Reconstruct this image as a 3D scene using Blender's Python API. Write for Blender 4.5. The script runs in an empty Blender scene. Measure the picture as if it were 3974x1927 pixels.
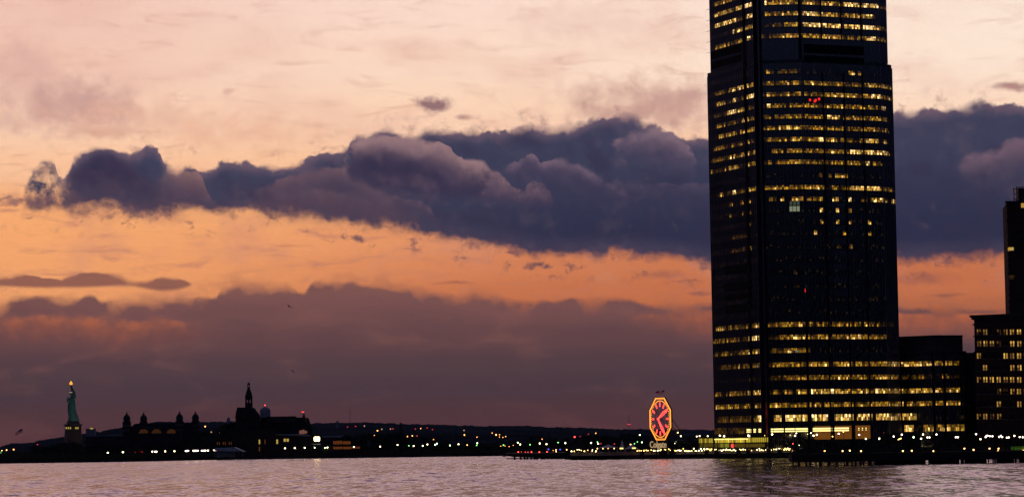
import bpy, bmesh, math, random
from mathutils import Vector, Matrix
R = math.radians
random.seed(7)
sc = bpy.context.scene
col = sc.collection

# ------------------------------------------------------------------ camera
W0, H0, F = 3974.0, 1927.0, 10500.0      # photograph frame and focal length in its pixels
CAMZ = 8.5
PITCH, ROLL = R(4.04), R(0.9)
fw = Vector((0, math.cos(PITCH), math.sin(PITCH)))
upc = Vector((0, -math.sin(PITCH), math.cos(PITCH)))
rt = Vector((1, 0, 0))
ex = rt * math.cos(ROLL) - upc * math.sin(ROLL)
ey = rt * math.sin(ROLL) + upc * math.cos(ROLL)
cam_d = bpy.data.cameras.new('camera')
cam = bpy.data.objects.new('camera', cam_d); col.objects.link(cam)
cam.matrix_world = Matrix(((ex.x, ey.x, -fw.x, 0), (ex.y, ey.y, -fw.y, 0), (ex.z, ey.z, -fw.z, CAMZ), (0, 0, 0, 1)))
cam_d.sensor_width = 36.0
cam_d.lens = 36.0 * F / W0
cam_d.clip_start = 1.0
cam_d.clip_end = 60000.0
sc.camera = cam
sc.view_settings.view_transform = 'Standard'
sc.view_settings.look = 'None'
sc.view_settings.exposure = 0.0
sc.view_settings.gamma = 1.0
sc.render.engine = 'CYCLES'
sc.cycles.use_denoising = True
sc.cycles.max_bounces = 5
sc.cycles.use_adaptive_sampling = True
sc.cycles.adaptive_threshold = 0.015
sc.cycles.adaptive_min_samples = 12
sc.cycles.volume_bounces = 0

def ray(px, py):
    return ex * ((px - W0 / 2) / F) + ey * ((H0 / 2 - py) / F) + fw
def P(px, py, Y):                         # the point at depth Y seen at a pixel of the photograph
    d = ray(px, py); t = Y / d.y
    return Vector((d.x * t, Y, CAMZ + d.z * t))
def proj(p):
    v = Vector((p[0], p[1], p[2] - CAMZ)); w = v.dot(fw)
    return (W0 / 2 + F * v.dot(ex) / w, H0 / 2 - F * v.dot(ey) / w)
def GX(px, Y, z=2.0):                     # world X at depth Y and height z under pixel column px
    zc = z - CAMZ
    k = (px - W0 / 2) / F
    return (k * (Y * fw.y + zc * fw.z) - Y * ex.y - zc * ex.z) / ex.x
def azel(px, py):
    d = ray(px, py)
    return math.degrees(math.atan2(d.x, d.y)), math.degrees(math.atan2(d.z, math.hypot(d.x, d.y)))
def lin(c):
    o = []
    for v in c[:3]:
        v /= 255.0
        o.append(v / 12.92 if v <= 0.04045 else ((v + 0.055) / 1.055) ** 2.4)
    return o

# ------------------------------------------------------------------ sky (world)
world = bpy.data.worlds.new("World"); sc.world = world
world.use_nodes = True
wt = world.node_tree; wt.nodes.clear()
def wn(t, **kw):
    n = wt.nodes.new(t)
    for k, v in kw.items(): setattr(n, k, v)
    return n
def plug(node, i, v):
    if v is None: return
    if hasattr(v, 'is_output') or isinstance(v, bpy.types.NodeSocket): wt.links.new(v, node.inputs[i])
    else: node.inputs[i].default_value = v
def m(op, a, b=None, c=None):
    n = wn('ShaderNodeMath', operation=op)
    plug(n, 0, a); plug(n, 1, b); plug(n, 2, c)
    return n.outputs[0]
def sstep(v, lo, hi):
    n = wn('ShaderNodeMapRange', interpolation_type='SMOOTHSTEP')
    plug(n, 0, v); plug(n, 1, lo); plug(n, 2, hi)
    return n.outputs[0]
def mixc(f, a, b, mode='MIX'):
    n = wn('ShaderNodeMix', data_type='RGBA', blend_type=mode)
    plug(n, 0, f)
    for i, v in ((6, a), (7, b)):
        if isinstance(v, (tuple, list)): v = tuple(lin(v)) + (1,)
        plug(n, i, v)
    return n.outputs[2]
def curve(v, pts):
    n = wn('ShaderNodeFloatCurve')
    plug(n, 1, v)
    cv = n.mapping.curves[0]
    while len(cv.points) > 2: cv.points.remove(cv.points[1])
    pts = sorted(pts)
    cv.points[0].location = pts[0]; cv.points[1].location = pts[-1]
    for p in pts[1:-1]: cv.points.new(*p)
    n.mapping.update()
    return n.outputs[0]
def ramp(v, stops, interp='EASE'):
    n = wn('ShaderNodeValToRGB'); plug(n, 0, v)
    cr = n.color_ramp; cr.interpolation = interp
    while len(cr.elements) > 1: cr.elements.remove(cr.elements[-1])
    cr.elements[0].position = stops[0][0]; cr.elements[0].color = tuple(lin(stops[0][1])) + (1,)
    for p, c in stops[1:]:
        e = cr.elements.new(p); e.color = tuple(lin(c)) + (1,)
    return n.outputs[0]
tc = wn('ShaderNodeTexCoord')
sx = wn('ShaderNodeSeparateXYZ'); wt.links.new(tc.outputs['Generated'], sx.inputs[0])
DX, DY, DZ = sx.outputs
AZ = m('MULTIPLY', m('ARCTAN2', DX, DY), 57.29578)                       # azimuth in degrees from the way the river runs
EL = m('MULTIPLY', m('ARCTAN2', DZ, m('SQRT', m('ADD', m('MULTIPLY', DX, DX), m('MULTIPLY', DY, DY)))), 57.29578)
A0, A1, E0, E1 = -11.6, 11.6, -1.0, 11.0
AN = m('DIVIDE', m('SUBTRACT', AZ, A0), A1 - A0)
EN = m('DIVIDE', m('SUBTRACT', EL, E0), E1 - E0)
def nz(scale, detail=6, rough=0.55, ys=1.0, seed=0.0, dist=0.0, az=None, el=None):
    c = wn('ShaderNodeCombineXYZ')
    plug(c, 0, m('ADD', az or AZ, seed * 17.3)); plug(c, 1, m('MULTIPLY', el or EL, ys))
    n = wn('ShaderNodeTexNoise', noise_dimensions='2D'); wt.links.new(c.outputs[0], n.inputs['Vector'])
    n.inputs['Scale'].default_value = scale; n.inputs['Detail'].default_value = detail
    n.inputs['Roughness'].default_value = rough; n.inputs['Distortion'].default_value = dist
    return m('SUBTRACT', n.outputs[0], 0.5)
# swirl the coordinates so that every edge frays and curls
WX = m('ADD', AZ, m('MULTIPLY', nz(1.3, 3, .6, seed=3.1), 0.40))
WY = m('ADD', EL, m('MULTIPLY', nz(1.3, 3, .6, seed=8.7), 0.40))
def vor(scale, seed, az=None, el=None):
    c = wn('ShaderNodeCombineXYZ'); plug(c, 0, m('ADD', az or WX, seed * 13.7)); plug(c, 1, m('MULTIPLY', el or WY, 1.25))
    n = wn('ShaderNodeTexVoronoi', feature='SMOOTH_F1', voronoi_dimensions='2D'); wt.links.new(c.outputs[0], n.inputs['Vector'])
    n.inputs['Scale'].default_value = scale; n.inputs['Smoothness'].default_value = 0.35
    if 'Detail' in n.inputs: n.inputs['Detail'].default_value = 2.0; n.inputs['Roughness'].default_value = 0.5
    return m('SUBTRACT', 0.45, n.outputs[0])
PUFF = m('ADD', vor(1.9, 0.3), 0.08)
RELIEF = m('ADD', m('SUBTRACT', nz(0.85, 4, .5, seed=41., az=WX, el=WY), nz(0.85, 4, .5, seed=41., az=m('ADD', WX, 0.16), el=m('ADD', WY, 0.16))), 0.0)
FRAY = nz(2.6, 6, .62, seed=1.7)
SOFT = nz(1.6, 3, .5, seed=6.2)
FINE = nz(9.0, 4, .6, seed=4.4)
EDGE = m('ADD', m('MULTIPLY', PUFF, 0.26), m('ADD', m('MULTIPLY', FRAY, 0.40), m('MULTIPLY', FINE, 0.10)))  # degrees, about +-0.2
def edge_pts(pts, view=True):
    out = []
    for x, y in pts:
        if view: x *= 1.54270; y *= 1.54270
        a, e = azel(x, y)
        out.append(((a - A0) / (A1 - A0), (e - E0) / (E1 - E0)))
    out.sort()
    o2 = [out[0]]
    for p in out[1:]:
        if p[0] - o2[-1][0] > 0.002: o2.append(p)
    return [(0.0, o2[0][1])] + o2 + [(1.0, o2[-1][1])] if o2[0][0] > 0.01 and o2[-1][0] < 0.99 else o2
def ev(pts, view=True):                  # elevation in degrees of an edge at this azimuth
    return m('ADD', m('MULTIPLY', curve(AN, edge_pts(pts, view)), E1 - E0), E0)
VARS = sstep(nz(1.1, 3, .5, seed=51.), -0.12, 0.22)          # where an edge is torn soft, where it is crisp
def cloud(base, top, bot, rim, body, low, rimw=0.5, st=0.10, sb=0.35, nt=1.0, nb=1.0, op=1.0, view=True, side=None):
    dt = m('SUBTRACT', m('ADD', ev(top, view), m('MULTIPLY', EDGE, nt)), EL)
    db = m('SUBTRACT', EL, m('ADD', ev(bot, view), m('MULTIPLY', EDGE, -nb)))
    mk = m('MULTIPLY', sstep(dt, m('MULTIPLY', VARS, -st * 1.2), m('ADD', st * .7, m('MULTIPLY', VARS, st * 1.8))), sstep(db, -sb * 0.5, sb))
    if side:                              # fade at its two ends, azimuth of two pixels
        a0 = azel(side[0] * 1.5427, 800)[0]; a1 = azel(side[1] * 1.5427, 800)[0]
        w = side[2]
        mk = m('MULTIPLY', mk, m('MULTIPLY', sstep(m('ADD', AZ, m('MULTIPLY', FRAY, .8)), a0 - w, a0 + w), m('SUBTRACT', 1.0, sstep(m('ADD', AZ, m('MULTIPLY', FRAY, .8)), a1 - w, a1 + w))))
    c = mixc(sstep(dt, 0.0, rimw), rim, body)
    c = mixc(sstep(m('ADD', db, m('MULTIPLY', FRAY, 1.2)), 1.0, -0.1), c, low)
    mk = m('MULTIPLY', mk, op)
    return mixc(mk, base, c)

# base gradient of the clear sky by elevation (colours as the eye sees them, EL 0..11 deg)
def eN(y, x=1987): return (azel(x, y)[1] - E0) / (E1 - E0)
base = ramp(EN, [(0.0, (90, 52, 54)), (eN(1700), (96, 56, 58)), (eN(1600), (90, 57, 60)), (eN(1480), (84, 60, 66)), (eN(1380), (92, 66, 69)),
                 (eN(1290), (122, 78, 70)), (eN(1215), (180, 102, 68)), (eN(1130), (206, 120, 80)), (eN(1030), (223, 138, 93)),
                 (eN(920), (236, 154, 105)), (eN(800), (246, 172, 118)), (eN(640), (252, 196, 156)), (eN(450), (254, 212, 182)),
                 (eN(250), (254, 219, 196)), (eN(20), (253, 219, 203)), (1.0, (250, 214, 200))])
# left brighter orange, right duller, in the band under the dark bank; top right paler
band = m('MULTIPLY', sstep(EN, eN(1260), eN(1120)), m('SUBTRACT', 1.0, sstep(EN, eN(900), eN(640))))
base = mixc(m('MULTIPLY', band, m('MULTIPLY', sstep(AN, 0.55, 0.0), 0.75)), base, (252, 174, 113))
base = mixc(m('MULTIPLY', band, m('MULTIPLY', sstep(AN, 0.20, 0.85), 0.85)), base, (196, 112, 75))
topm = sstep(EN, eN(620), eN(200))
base = mixc(m('MULTIPLY', topm, m('MULTIPLY', sstep(AN, 0.35, 1.0), 0.8)), base, (255, 234, 216))
base = mixc(m('MULTIPLY', topm, m('MULTIPLY', sstep(AN, 0.45, 0.0), 0.75)), base, (238, 188, 170))
# thin high streaks and smudges
st1 = nz(0.36, 6, .52, ys=2.6, seed=11.0, dist=0.15)
base = mixc(m('MULTIPLY', m('MULTIPLY', sstep(st1, -0.06, 0.30), sstep(EN, eN(800), eN(450))), 0.40), base, (226, 172, 156))
st2 = nz(0.9, 6, .6, ys=4.5, seed=23.0, dist=0.4)
base = mixc(m('MULTIPLY', m('MULTIPLY', sstep(st2, 0.0, 0.3), m('MULTIPLY', sstep(EN, eN(1200), eN(1060)), m('SUBTRACT', 1.0, m('MULTIPLY', sstep(EN, eN(800), eN(500)), .6)))), 0.70), base, (190, 124, 106))
st3 = nz(0.62, 5, .55, ys=1.7, seed=33.0)
base = mixc(m('MULTIPLY', m('MULTIPLY', sstep(st3, -0.02, 0.26), m('MULTIPLY', sstep(EN, eN(1180), eN(1040)), m('SUBTRACT', 1.0, sstep(EN, eN(900), eN(640))))), 0.40), base, (208, 140, 116))
def smudge(base, x, y, rx, ry, colr, op, view=True, hard=0.0, namp=1.0):
    if view: x *= 1.5427; y *= 1.5427; rx *= 1.5427; ry *= 1.5427
    a, e = azel(x, y); ra = rx / F * 57.3; re = ry / F * 57.3
    da = m('DIVIDE', m('SUBTRACT', m('ADD', AZ, m('MULTIPLY', SOFT, 1.6 * ra * namp)), a), ra)
    de = m('DIVIDE', m('SUBTRACT', m('ADD', EL, m('MULTIPLY', FRAY, 1.6 * re * namp)), e), re)
    r = m('SQRT', m('ADD', m('MULTIPLY', da, da), m('MULTIPLY', de, de)))
    return mixc(m('MULTIPLY', m('SUBTRACT', 1.0, sstep(r, hard, 1.0)), op), base, colr)
base = smudge(base, 170, 260, 260, 105, (192, 146, 142), 0.75, namp=.7)
base = smudge(base, 60, 160, 120, 90, (214, 166, 160), 0.5)
base = smudge(base, 330, 290, 260, 60, (216, 160, 142), 0.5)
base = smudge(base, 600, 330, 330, 60, (232, 172, 144), 0.55)
base = smudge(base, 1650, 262, 330, 105, (194, 148, 140), 0.85, namp=.7)
base = smudge(base, 1560, 300, 160, 40, (176, 130, 126), 0.6)
base = smudge(base, 1440, 60, 260, 90, (232, 190, 174), 0.4)
base = smudge(base, 1700, 90, 180, 60, (236, 196, 180), 0.4)
base = smudge(base, 820, 440, 120, 16, (240, 186, 150), 0.3)
base = smudge(base, 1085, 262, 58, 26, (142, 105, 112), 0.95, hard=0.25)
base = smudge(base, 1165, 294, 36, 10, (176, 132, 126), 0.8)
base = smudge(base, 578, 232, 24, 14, (210, 158, 142), 0.6)
base = smudge(base, 2545, 218, 70, 16, (172, 128, 124), 0.9, hard=.2)
base = smudge(base, 260, 335, 90, 22, (206, 146, 126), 0.5)
# low brown-purple bank behind everything near the horizon
LOWTOP = [(0, 1172), (56, 1144), (168, 1139), (300, 1143), (364, 1137), (392, 1155), (476, 1156), (560, 1144), (645, 1150), (785, 1142), (842, 1138),
          (858, 1110), (925, 1095), (998, 1103), (1110, 1100), (1177, 1124), (1205, 1093), (1261, 1082), (1401, 1091), (1456, 1097), (1624, 1113),
          (1708, 1127), (1792, 1136), (1837, 1122), (1904, 1136), (2073, 1161), (2117, 1152), (2150, 1160), (2207, 1146), (2297, 1153), (2364, 1150),
          (2454, 1155), (2493, 1169), (2661, 1176), (2745, 1166), (3000, 1172), (3400, 1176), (3600, 1186), (3974, 1190)]
LOWBOT = [(0, 1225), (200, 1218), (350, 1220), (560, 1234), (700, 1245), (800, 1275), (900, 1330), (1100, 1460), (1500, 1600), (2000, 1500), (2200, 1340), (2400, 1235), (2480, 1216), (2700, 1212), (2900, 1202), (3974, 1202)]
low = ramp(EN, [(0.0, (92, 52, 55)), (eN(1700), (93, 54, 57)), (eN(1600), (86, 57, 61)), (eN(1500), (80, 60, 66)), (eN(1400), (88, 65, 70)),
                (eN(1300), (103, 71, 73)), (eN(1200), (119, 80, 79)), (eN(1090), (130, 87, 82))])
dlow = m('SUBTRACT', m('ADD', ev(LOWTOP, False), m('MULTIPLY', EDGE, 0.22)), EL)
lowt = nz(0.55, 5, .55, ys=3.0, seed=61., dist=.3)
low = mixc(m('MULTIPLY', sstep(lowt, 0.0, .25), .30), low, (140, 92, 82))
low = mixc(m('MULTIPLY', sstep(lowt, 0.0, -.25), .28), low, (84, 62, 68))
low = mixc(m('MULTIPLY', sstep(EN, eN(1330), eN(1620)), .6), low, ramp(EN, [(0.0, (93, 54, 57)), (eN(1600), (86, 57, 61)), (eN(1480), (80, 60, 66))]))
wis = sstep(m('ADD', lowt, m('MULTIPLY', FRAY, .5)), -.05, .25)
base = mixc(m('MULTIPLY', sstep(dlow, -0.55, 0.10), m('MULTIPLY', wis, .45)), base, (168, 104, 84))
base = mixc(sstep(dlow, m('MULTIPLY', VARS, -0.16), m('ADD', 0.12, m('MULTIPLY', VARS, 0.34))), base, low)
# orange gaps under that bank, left and right
GL = [(0, 1222), (168, 1216), (350, 1220), (540, 1236), (600, 1230), (660, 1228), (740, 1246), (800, 1262), (900, 1300), (1000, 1400)]
GLB = [(0, 1345), (300, 1350), (500, 1375), (600, 1345), (700, 1340), (800, 1300), (900, 1290), (1000, 1300)]
base = cloud(base, GL, GLB, (184, 104, 72), (158, 90, 70), (120, 76, 72), rimw=.35, st=.16, sb=.55, nt=.25, nb=.4, op=.9, view=False)
GR = [(2300, 1420), (2430, 1240), (2470, 1216), (2560, 1210), (2700, 1206), (2760, 1198), (2900, 1200), (3300, 1205), (3974, 1205)]
GRB = [(2300, 1200), (2440, 1240), (2560, 1270), (2700, 1300), (2900, 1310), (3974, 1320)]
base = cloud(base, GR, GRB, (192, 106, 70), (182, 98, 66), (140, 84, 72), rimw=.3, st=.12, sb=.40, nt=.12, nb=.2, op=.95, view=False)
base = cloud(base, [(0, 692), (60, 689), (140, 695), (200, 686), (262, 682), (300, 692), (340, 706), (400, 694), (440, 693), (475, 706), (520, 722), (900, 760)],
             [(0, 722), (100, 725), (200, 725), (330, 721), (400, 732), (470, 724), (500, 706), (900, 600)], (146, 94, 84), (130, 86, 82), (140, 90, 80), rimw=.2, st=.06, sb=.07, nt=.24, nb=.05, op=.92)
base = smudge(base, 1140, 711, 75, 7, (160, 96, 80), .75)
base = smudge(base, 2710 / 1.5427, 738, 40, 10, (140, 88, 82), .7)
base = smudge(base, 2600 / 1.5427, 690, 90, 16, (150, 92, 80), .55)
base = smudge(base, 2330, 700, 110, 22, (150, 90, 80), .7)
base = smudge(base, 2360, 742, 80, 9, (134, 84, 78), .7)
base = smudge(base, 135, 832, 50, 12, (132, 80, 72), .6)
base = smudge(base, 720, 618, 90, 4, (206, 124, 88), .6)
# main slate bank
MT = [(0, 505), (40, 512), (60, 475), (95, 405), (115, 390), (140, 405), (152, 445), (168, 440), (182, 402), (220, 372), (262, 357), (300, 374), (340, 380), (378, 362), (402, 378), (415, 408),
      (445, 420), (475, 404), (505, 424), (540, 414), (568, 394), (600, 398), (650, 408), (705, 412), (745, 402), (775, 388), (810, 380), (865, 370), (888, 340), (925, 330), (965, 319), (1010, 334),
      (1048, 340), (1068, 320), (1095, 314), (1125, 326), (1180, 319), (1230, 325), (1280, 320), (1325, 304), (1350, 316), (1400, 318), (1450, 310), (1490, 294), (1540, 287), (1600, 289),
      (1640, 308), (1700, 334), (1740, 345), (1780, 337), (1850, 325), (2000, 300), (2150, 285), (2250, 277), (2290, 279), (2340, 268), (2400, 263), (2470, 250), (2520, 256), (2576, 258)]
MB_ = [(0, 515), (60, 526), (120, 536), (200, 538), (280, 534), (340, 546), (380, 550), (410, 540), (450, 536), (500, 536), (560, 546), (600, 541), (640, 535), (700, 546), (740, 552), (800, 549),
       (830, 562), (870, 566), (920, 572), (980, 580), (1040, 590), (1080, 600), (1150, 616), (1200, 622), (1280, 636), (1330, 648), (1390, 657), (1450, 654), (1500, 652), (1560, 650),
       (1620, 652), (1700, 662), (1780, 674), (1900, 680), (2100, 672), (2250, 666), (2400, 664), (2576, 652)]
c = cloud(base, MT, MB_, (110, 90, 106), (64, 65, 89), (73, 62, 82), rimw=0.35, st=0.10, sb=0.20, nt=0.48, nb=0.75)
az_a, az_b = azel(120 * 1.5427, 700)[0], azel(190 * 1.5427, 700)[0]
tat = sstep(m('ADD', nz(1.5, 6, .62, seed=71.), m('MULTIPLY', FINE, .3)), -.16, .16)
c = mixc(m('MULTIPLY', m('SUBTRACT', 1.0, sstep(m('ADD', AZ, m('MULTIPLY', FRAY, .5)), az_a, az_b)), m('MULTIPLY', tat, .92)), c, base)
# depth of tone inside the bank: deeper blue towards the right and the base
deepm = m('MULTIPLY', m('MULTIPLY', sstep(AN, 0.20, 0.62), sstep(EN, eN(560), eN(920))), sstep(m('SUBTRACT', EL, ev(MB_)), 0.15, 0.6))
c = mixc(m('MULTIPLY', deepm, 0.9), c, (45, 47, 72))
inm = m('MULTIPLY', sstep(m('SUBTRACT', ev(MT), EL), 0.05, 0.3), sstep(m('SUBTRACT', EL, ev(MB_)), 0.0, 0.3))
tone = m('ADD', m('MULTIPLY', nz(0.9, 4, .5, seed=31.), 0.7), m('MULTIPLY', PUFF, 0.25))
c = mixc(m('MULTIPLY', m('MULTIPLY', sstep(tone, 0.02, 0.3), inm), 0.45), c, (98, 80, 94))
c = mixc(m('MULTIPLY', m('MULTIPLY', sstep(tone, 0.0, -0.28), inm), 0.6), c, (54, 50, 74))
def billow(c, top, bot, rim, body, low, side, **kw):
    a = dict(rimw=.38, st=.07, sb=.5, nt=.42, nb=.4, op=.95); a.update(kw)
    return cloud(c, top, bot, rim, body, low, side=side, **a)
# left head: dark heart, pale fringe towards the right and below
c = billow(c, [(150, 470), (180, 415), (230, 385), (270, 375), (320, 395), (370, 440), (420, 470), (470, 500), (600, 530)], [(150, 500), (250, 505), (350, 515), (450, 535), (560, 545)], (70, 58, 80), (52, 46, 72), (74, 60, 78), (160, 480, .35), st=.25, op=.9)
c = billow(c, [(380, 450), (430, 425), (480, 420), (515, 450), (525, 490), (560, 510), (640, 535)], [(380, 500), (450, 520), (520, 520), (640, 545)], (158, 116, 110), (116, 86, 94), (104, 76, 86), (420, 570, .5), rimw=.5, sb=.5, op=.65)
c = billow(c, [(60, 500), (150, 495), (260, 500), (330, 510), (420, 525), (600, 545)], [(60, 530), (200, 540), (420, 552), (600, 560)], (140, 98, 96), (116, 82, 88), (130, 88, 86), (60, 560, .5), rimw=.5, st=.3, op=.75)
# middle
c = billow(c, [(560, 480), (650, 470), (700, 450), (760, 425), (810, 415), (850, 412), (880, 420), (940, 460), (1050, 500)], [(560, 520), (700, 530), (900, 545), (1050, 560)], (112, 86, 96), (78, 66, 84), (84, 66, 82), (640, 1020, .4), rimw=.5, st=.1, op=.85)
c = billow(c, [(600, 505), (660, 490), (720, 478), (800, 470), (870, 480), (960, 500), (1050, 530)], [(600, 550), (800, 560), (1050, 585)], (98, 78, 92), (72, 62, 82), (88, 66, 80), (640, 1030, .4), rimw=.5, st=.15, op=.8)
c = billow(c, [(840, 430), (880, 415), (930, 430), (1000, 460), (1060, 480), (1200, 495)], [(840, 460), (920, 470), (1000, 492), (1100, 510), (1200, 520)], (154, 118, 116), (114, 90, 98), (84, 68, 84), (850, 1080, .2), rimw=.35, sb=.3, op=.95)
c = billow(c, [(860, 400), (885, 352), (940, 336), (1010, 340), (1060, 352), (1100, 350), (1135, 372), (1160, 392), (1205, 404), (1235, 418), (1275, 450), (1310, 474), (1330, 462), (1360, 458), (1388, 480), (1396, 505), (1450, 520)],
           [(860, 440), (900, 460), (960, 480), (1050, 496), (1200, 505), (1390, 515)], (152, 120, 124), (84, 69, 88), (58, 52, 76), (882, 1388, .12), rimw=.60, st=.05, sb=.16, nt=.45, op=1.0)
c = billow(c, [(880, 380), (930, 365), (1000, 378), (1080, 400), (1130, 440), (1200, 470)], [(880, 440), (960, 462), (1060, 480), (1200, 490)], (62, 54, 78), (50, 46, 70), (54, 49, 73), (895, 1130, .3), st=.30, sb=.3, op=.85)
c = billow(c, [(1200, 430), (1240, 422), (1275, 455), (1310, 476), (1335, 464), (1365, 460), (1390, 484), (1396, 508)], [(1200, 500), (1300, 512), (1390, 520)], (152, 118, 122), (108, 86, 102), (84, 70, 90), (1225, 1390, .12), rimw=.45, op=.9)
c = billow(c, [(930, 520), (975, 498), (1030, 492), (1075, 508), (1105, 545)], [(930, 540), (1000, 535), (1060, 548), (1105, 575)], (124, 98, 106), (92, 74, 90), (74, 62, 82), (945, 1105, .2), rimw=.4, sb=.35, op=.7)
# right of centre
c = billow(c, [(1260, 420), (1300, 402), (1342, 382), (1366, 404), (1400, 398), (1440, 404), (1480, 424), (1530, 452), (1580, 480), (1700, 520)], [(1260, 470), (1400, 490), (1580, 520), (1700, 540)], (122, 100, 116), (82, 71, 92), (62, 57, 82), (1285, 1600, .2), rimw=.4, sb=.7, op=.9)
c = billow(c, [(1500, 380), (1545, 350), (1570, 336), (1620, 324), (1670, 322), (1710, 344), (1740, 372), (1765, 410)], [(1500, 400), (1560, 405), (1640, 420), (1765, 450)], (138, 112, 124), (98, 82, 100), (72, 65, 88), (1548, 1752, .10), rimw=.55, sb=.5, op=.95)
c = billow(c, [(1500, 460), (1540, 450), (1600, 456), (1680, 452), (1760, 458), (1900, 460)], [(1500, 520), (1700, 530), (1900, 540)], (94, 80, 98), (74, 66, 88), (60, 56, 80), (1530, 1850, .5), rimw=.5, sb=.8, op=.6)
c = billow(c, [(2380, 410), (2430, 388), (2470, 376), (2505, 372), (2530, 350), (2576, 344)], [(2380, 470), (2480, 500), (2576, 490)], (124, 98, 112), (88, 74, 92), (62, 56, 78), (2425, 2700, .25), rimw=.6, sb=.9, op=.8)
lit = m('MULTIPLY', inm, m('MULTIPLY', m('MULTIPLY', sstep(RELIEF, 0.02, 0.30), m('SUBTRACT', 1.0, m('MULTIPLY', sstep(AN, .60, .74), .75))), 0.30))
c = mixc(m('MULTIPLY', lit, m('SUBTRACT', 1.0, m('MULTIPLY', deepm, .6))), c, (124, 98, 110))
c = mixc(m('MULTIPLY', inm, m('MULTIPLY', m('MULTIPLY', sstep(RELIEF, 0.02, -0.30), m('SUBTRACT', 1.0, m('MULTIPLY', sstep(AN, .60, .74), .7))), 0.26)), c, (50, 46, 70))
# torn scraps under the bank
for x, y, rx, ry in ((45, 512, 60, 11), (110, 505, 60, 20), (20, 500, 26, 9)):
    c = smudge(c, x, y, rx, ry, (128, 92, 94), .75, hard=.1, namp=2.0)
dbm = m('SUBTRACT', ev(MB_), EL)
zone = m('MULTIPLY', sstep(dbm, -0.25, 0.02), m('SUBTRACT', 1.0, sstep(dbm, 0.15, 0.62)))
scr = nz(1.9, 7, .66, ys=1.5, seed=81., az=WX, el=WY)
c = mixc(m('MULTIPLY', m('MULTIPLY', sstep(scr, 0.05, 0.22), zone), .85), c, (112, 78, 84))
dtm = m('SUBTRACT', EL, ev(MT))
zt = m('MULTIPLY', sstep(dtm, -0.2, 0.03), m('SUBTRACT', 1.0, sstep(dtm, 0.12, 0.55)))
c = mixc(m('MULTIPLY', m('MULTIPLY', sstep(scr, 0.02, 0.26), zt), .5), c, (160, 118, 116))
for x, y, rx, ry in ((1345, 664, 30, 12), (1380, 672, 24, 10), (900, 600, 30, 13)):
    c = smudge(c, x, y, rx, ry, (92, 70, 84), .85, hard=.1, namp=2.2)

# the rest of the vault, outside this view: pink overhead turning to dusk blue behind
el_n = m('DIVIDE', EL, 90.0)
vault = ramp(el_n, [(0.0, (206, 150, 132)), (0.11, (262, 226, 214)), (0.17, (284, 228, 240)), (0.25, (248, 198, 220)), (0.38, (160, 124, 150)), (0.6, (56, 56, 78)), (1.0, (40, 46, 70))], 'LINEAR')
front = mixc(sstep(m('ADD', EL, m('MULTIPLY', st1, 4.0)), 10.2, 13.0), c, vault)
sidew = sstep(m('ABSOLUTE', AZ), 11.2, 16.0)
sidecol = ramp(el_n, [(0.0, (84, 58, 64)), (0.035, (110, 74, 74)), (0.05, (160, 100, 80)), (0.075, (70, 62, 84)), (0.12, (206, 162, 150)), (0.25, (170, 140, 146)), (0.6, (66, 66, 88)), (1.0, (40, 46, 70))], 'LINEAR')
front = mixc(sidew, front, sidecol)
backc = ramp(el_n, [(0.0, (6, 6, 9)), (0.045, (12, 13, 20)), (0.085, (36, 41, 62)), (0.13, (56, 62, 94)), (0.4, (38, 42, 66)), (1.0, (40, 46, 70))], 'LINEAR')
backc = mixc(m('MULTIPLY', sstep(AZ, -20., -40.), m('MULTIPLY', m('SUBTRACT', 1.0, sstep(m('ABSOLUTE', AZ), 70., 150.)), .85)), backc, ramp(el_n, [(0.0, (12, 9, 13)), (0.05, (38, 31, 44)), (0.10, (78, 64, 86)), (0.14, (92, 76, 100)), (0.4, (50, 48, 70)), (1.0, (40, 46, 70))], 'LINEAR'))
back = m('MAXIMUM', sstep(m('ABSOLUTE', AZ), 20.0, 58.0), sstep(AZ, 13.0, 34.0))
full = mixc(m('MULTIPLY', back, m('SUBTRACT', 1.0, sstep(EL, 60., 90.))), front, backc)
full = mixc(sstep(EL, -0.3, -1.5), full, (20, 18, 22))
bg = wn('ShaderNodeBackground'); wt.links.new(full, bg.inputs[0]); bg.inputs[1].default_value = 1.0
wo = wn('ShaderNodeOutputWorld'); wt.links.new(bg.outputs[0], wo.inputs[0])
world.cycles.sampling_method = 'MANUAL'; world.cycles.sample_map_resolution = 512

# last low glow of the sun, far beyond the river
sd = bpy.data.lights.new('sun', 'SUN'); sd.energy = 0.02; sd.angle = R(10); sd.color = (1, .62, .4)
so = bpy.data.objects.new('sun', sd); col.objects.link(so)
so.rotation_euler = (R(86), 0, R(180 + 35))
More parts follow.
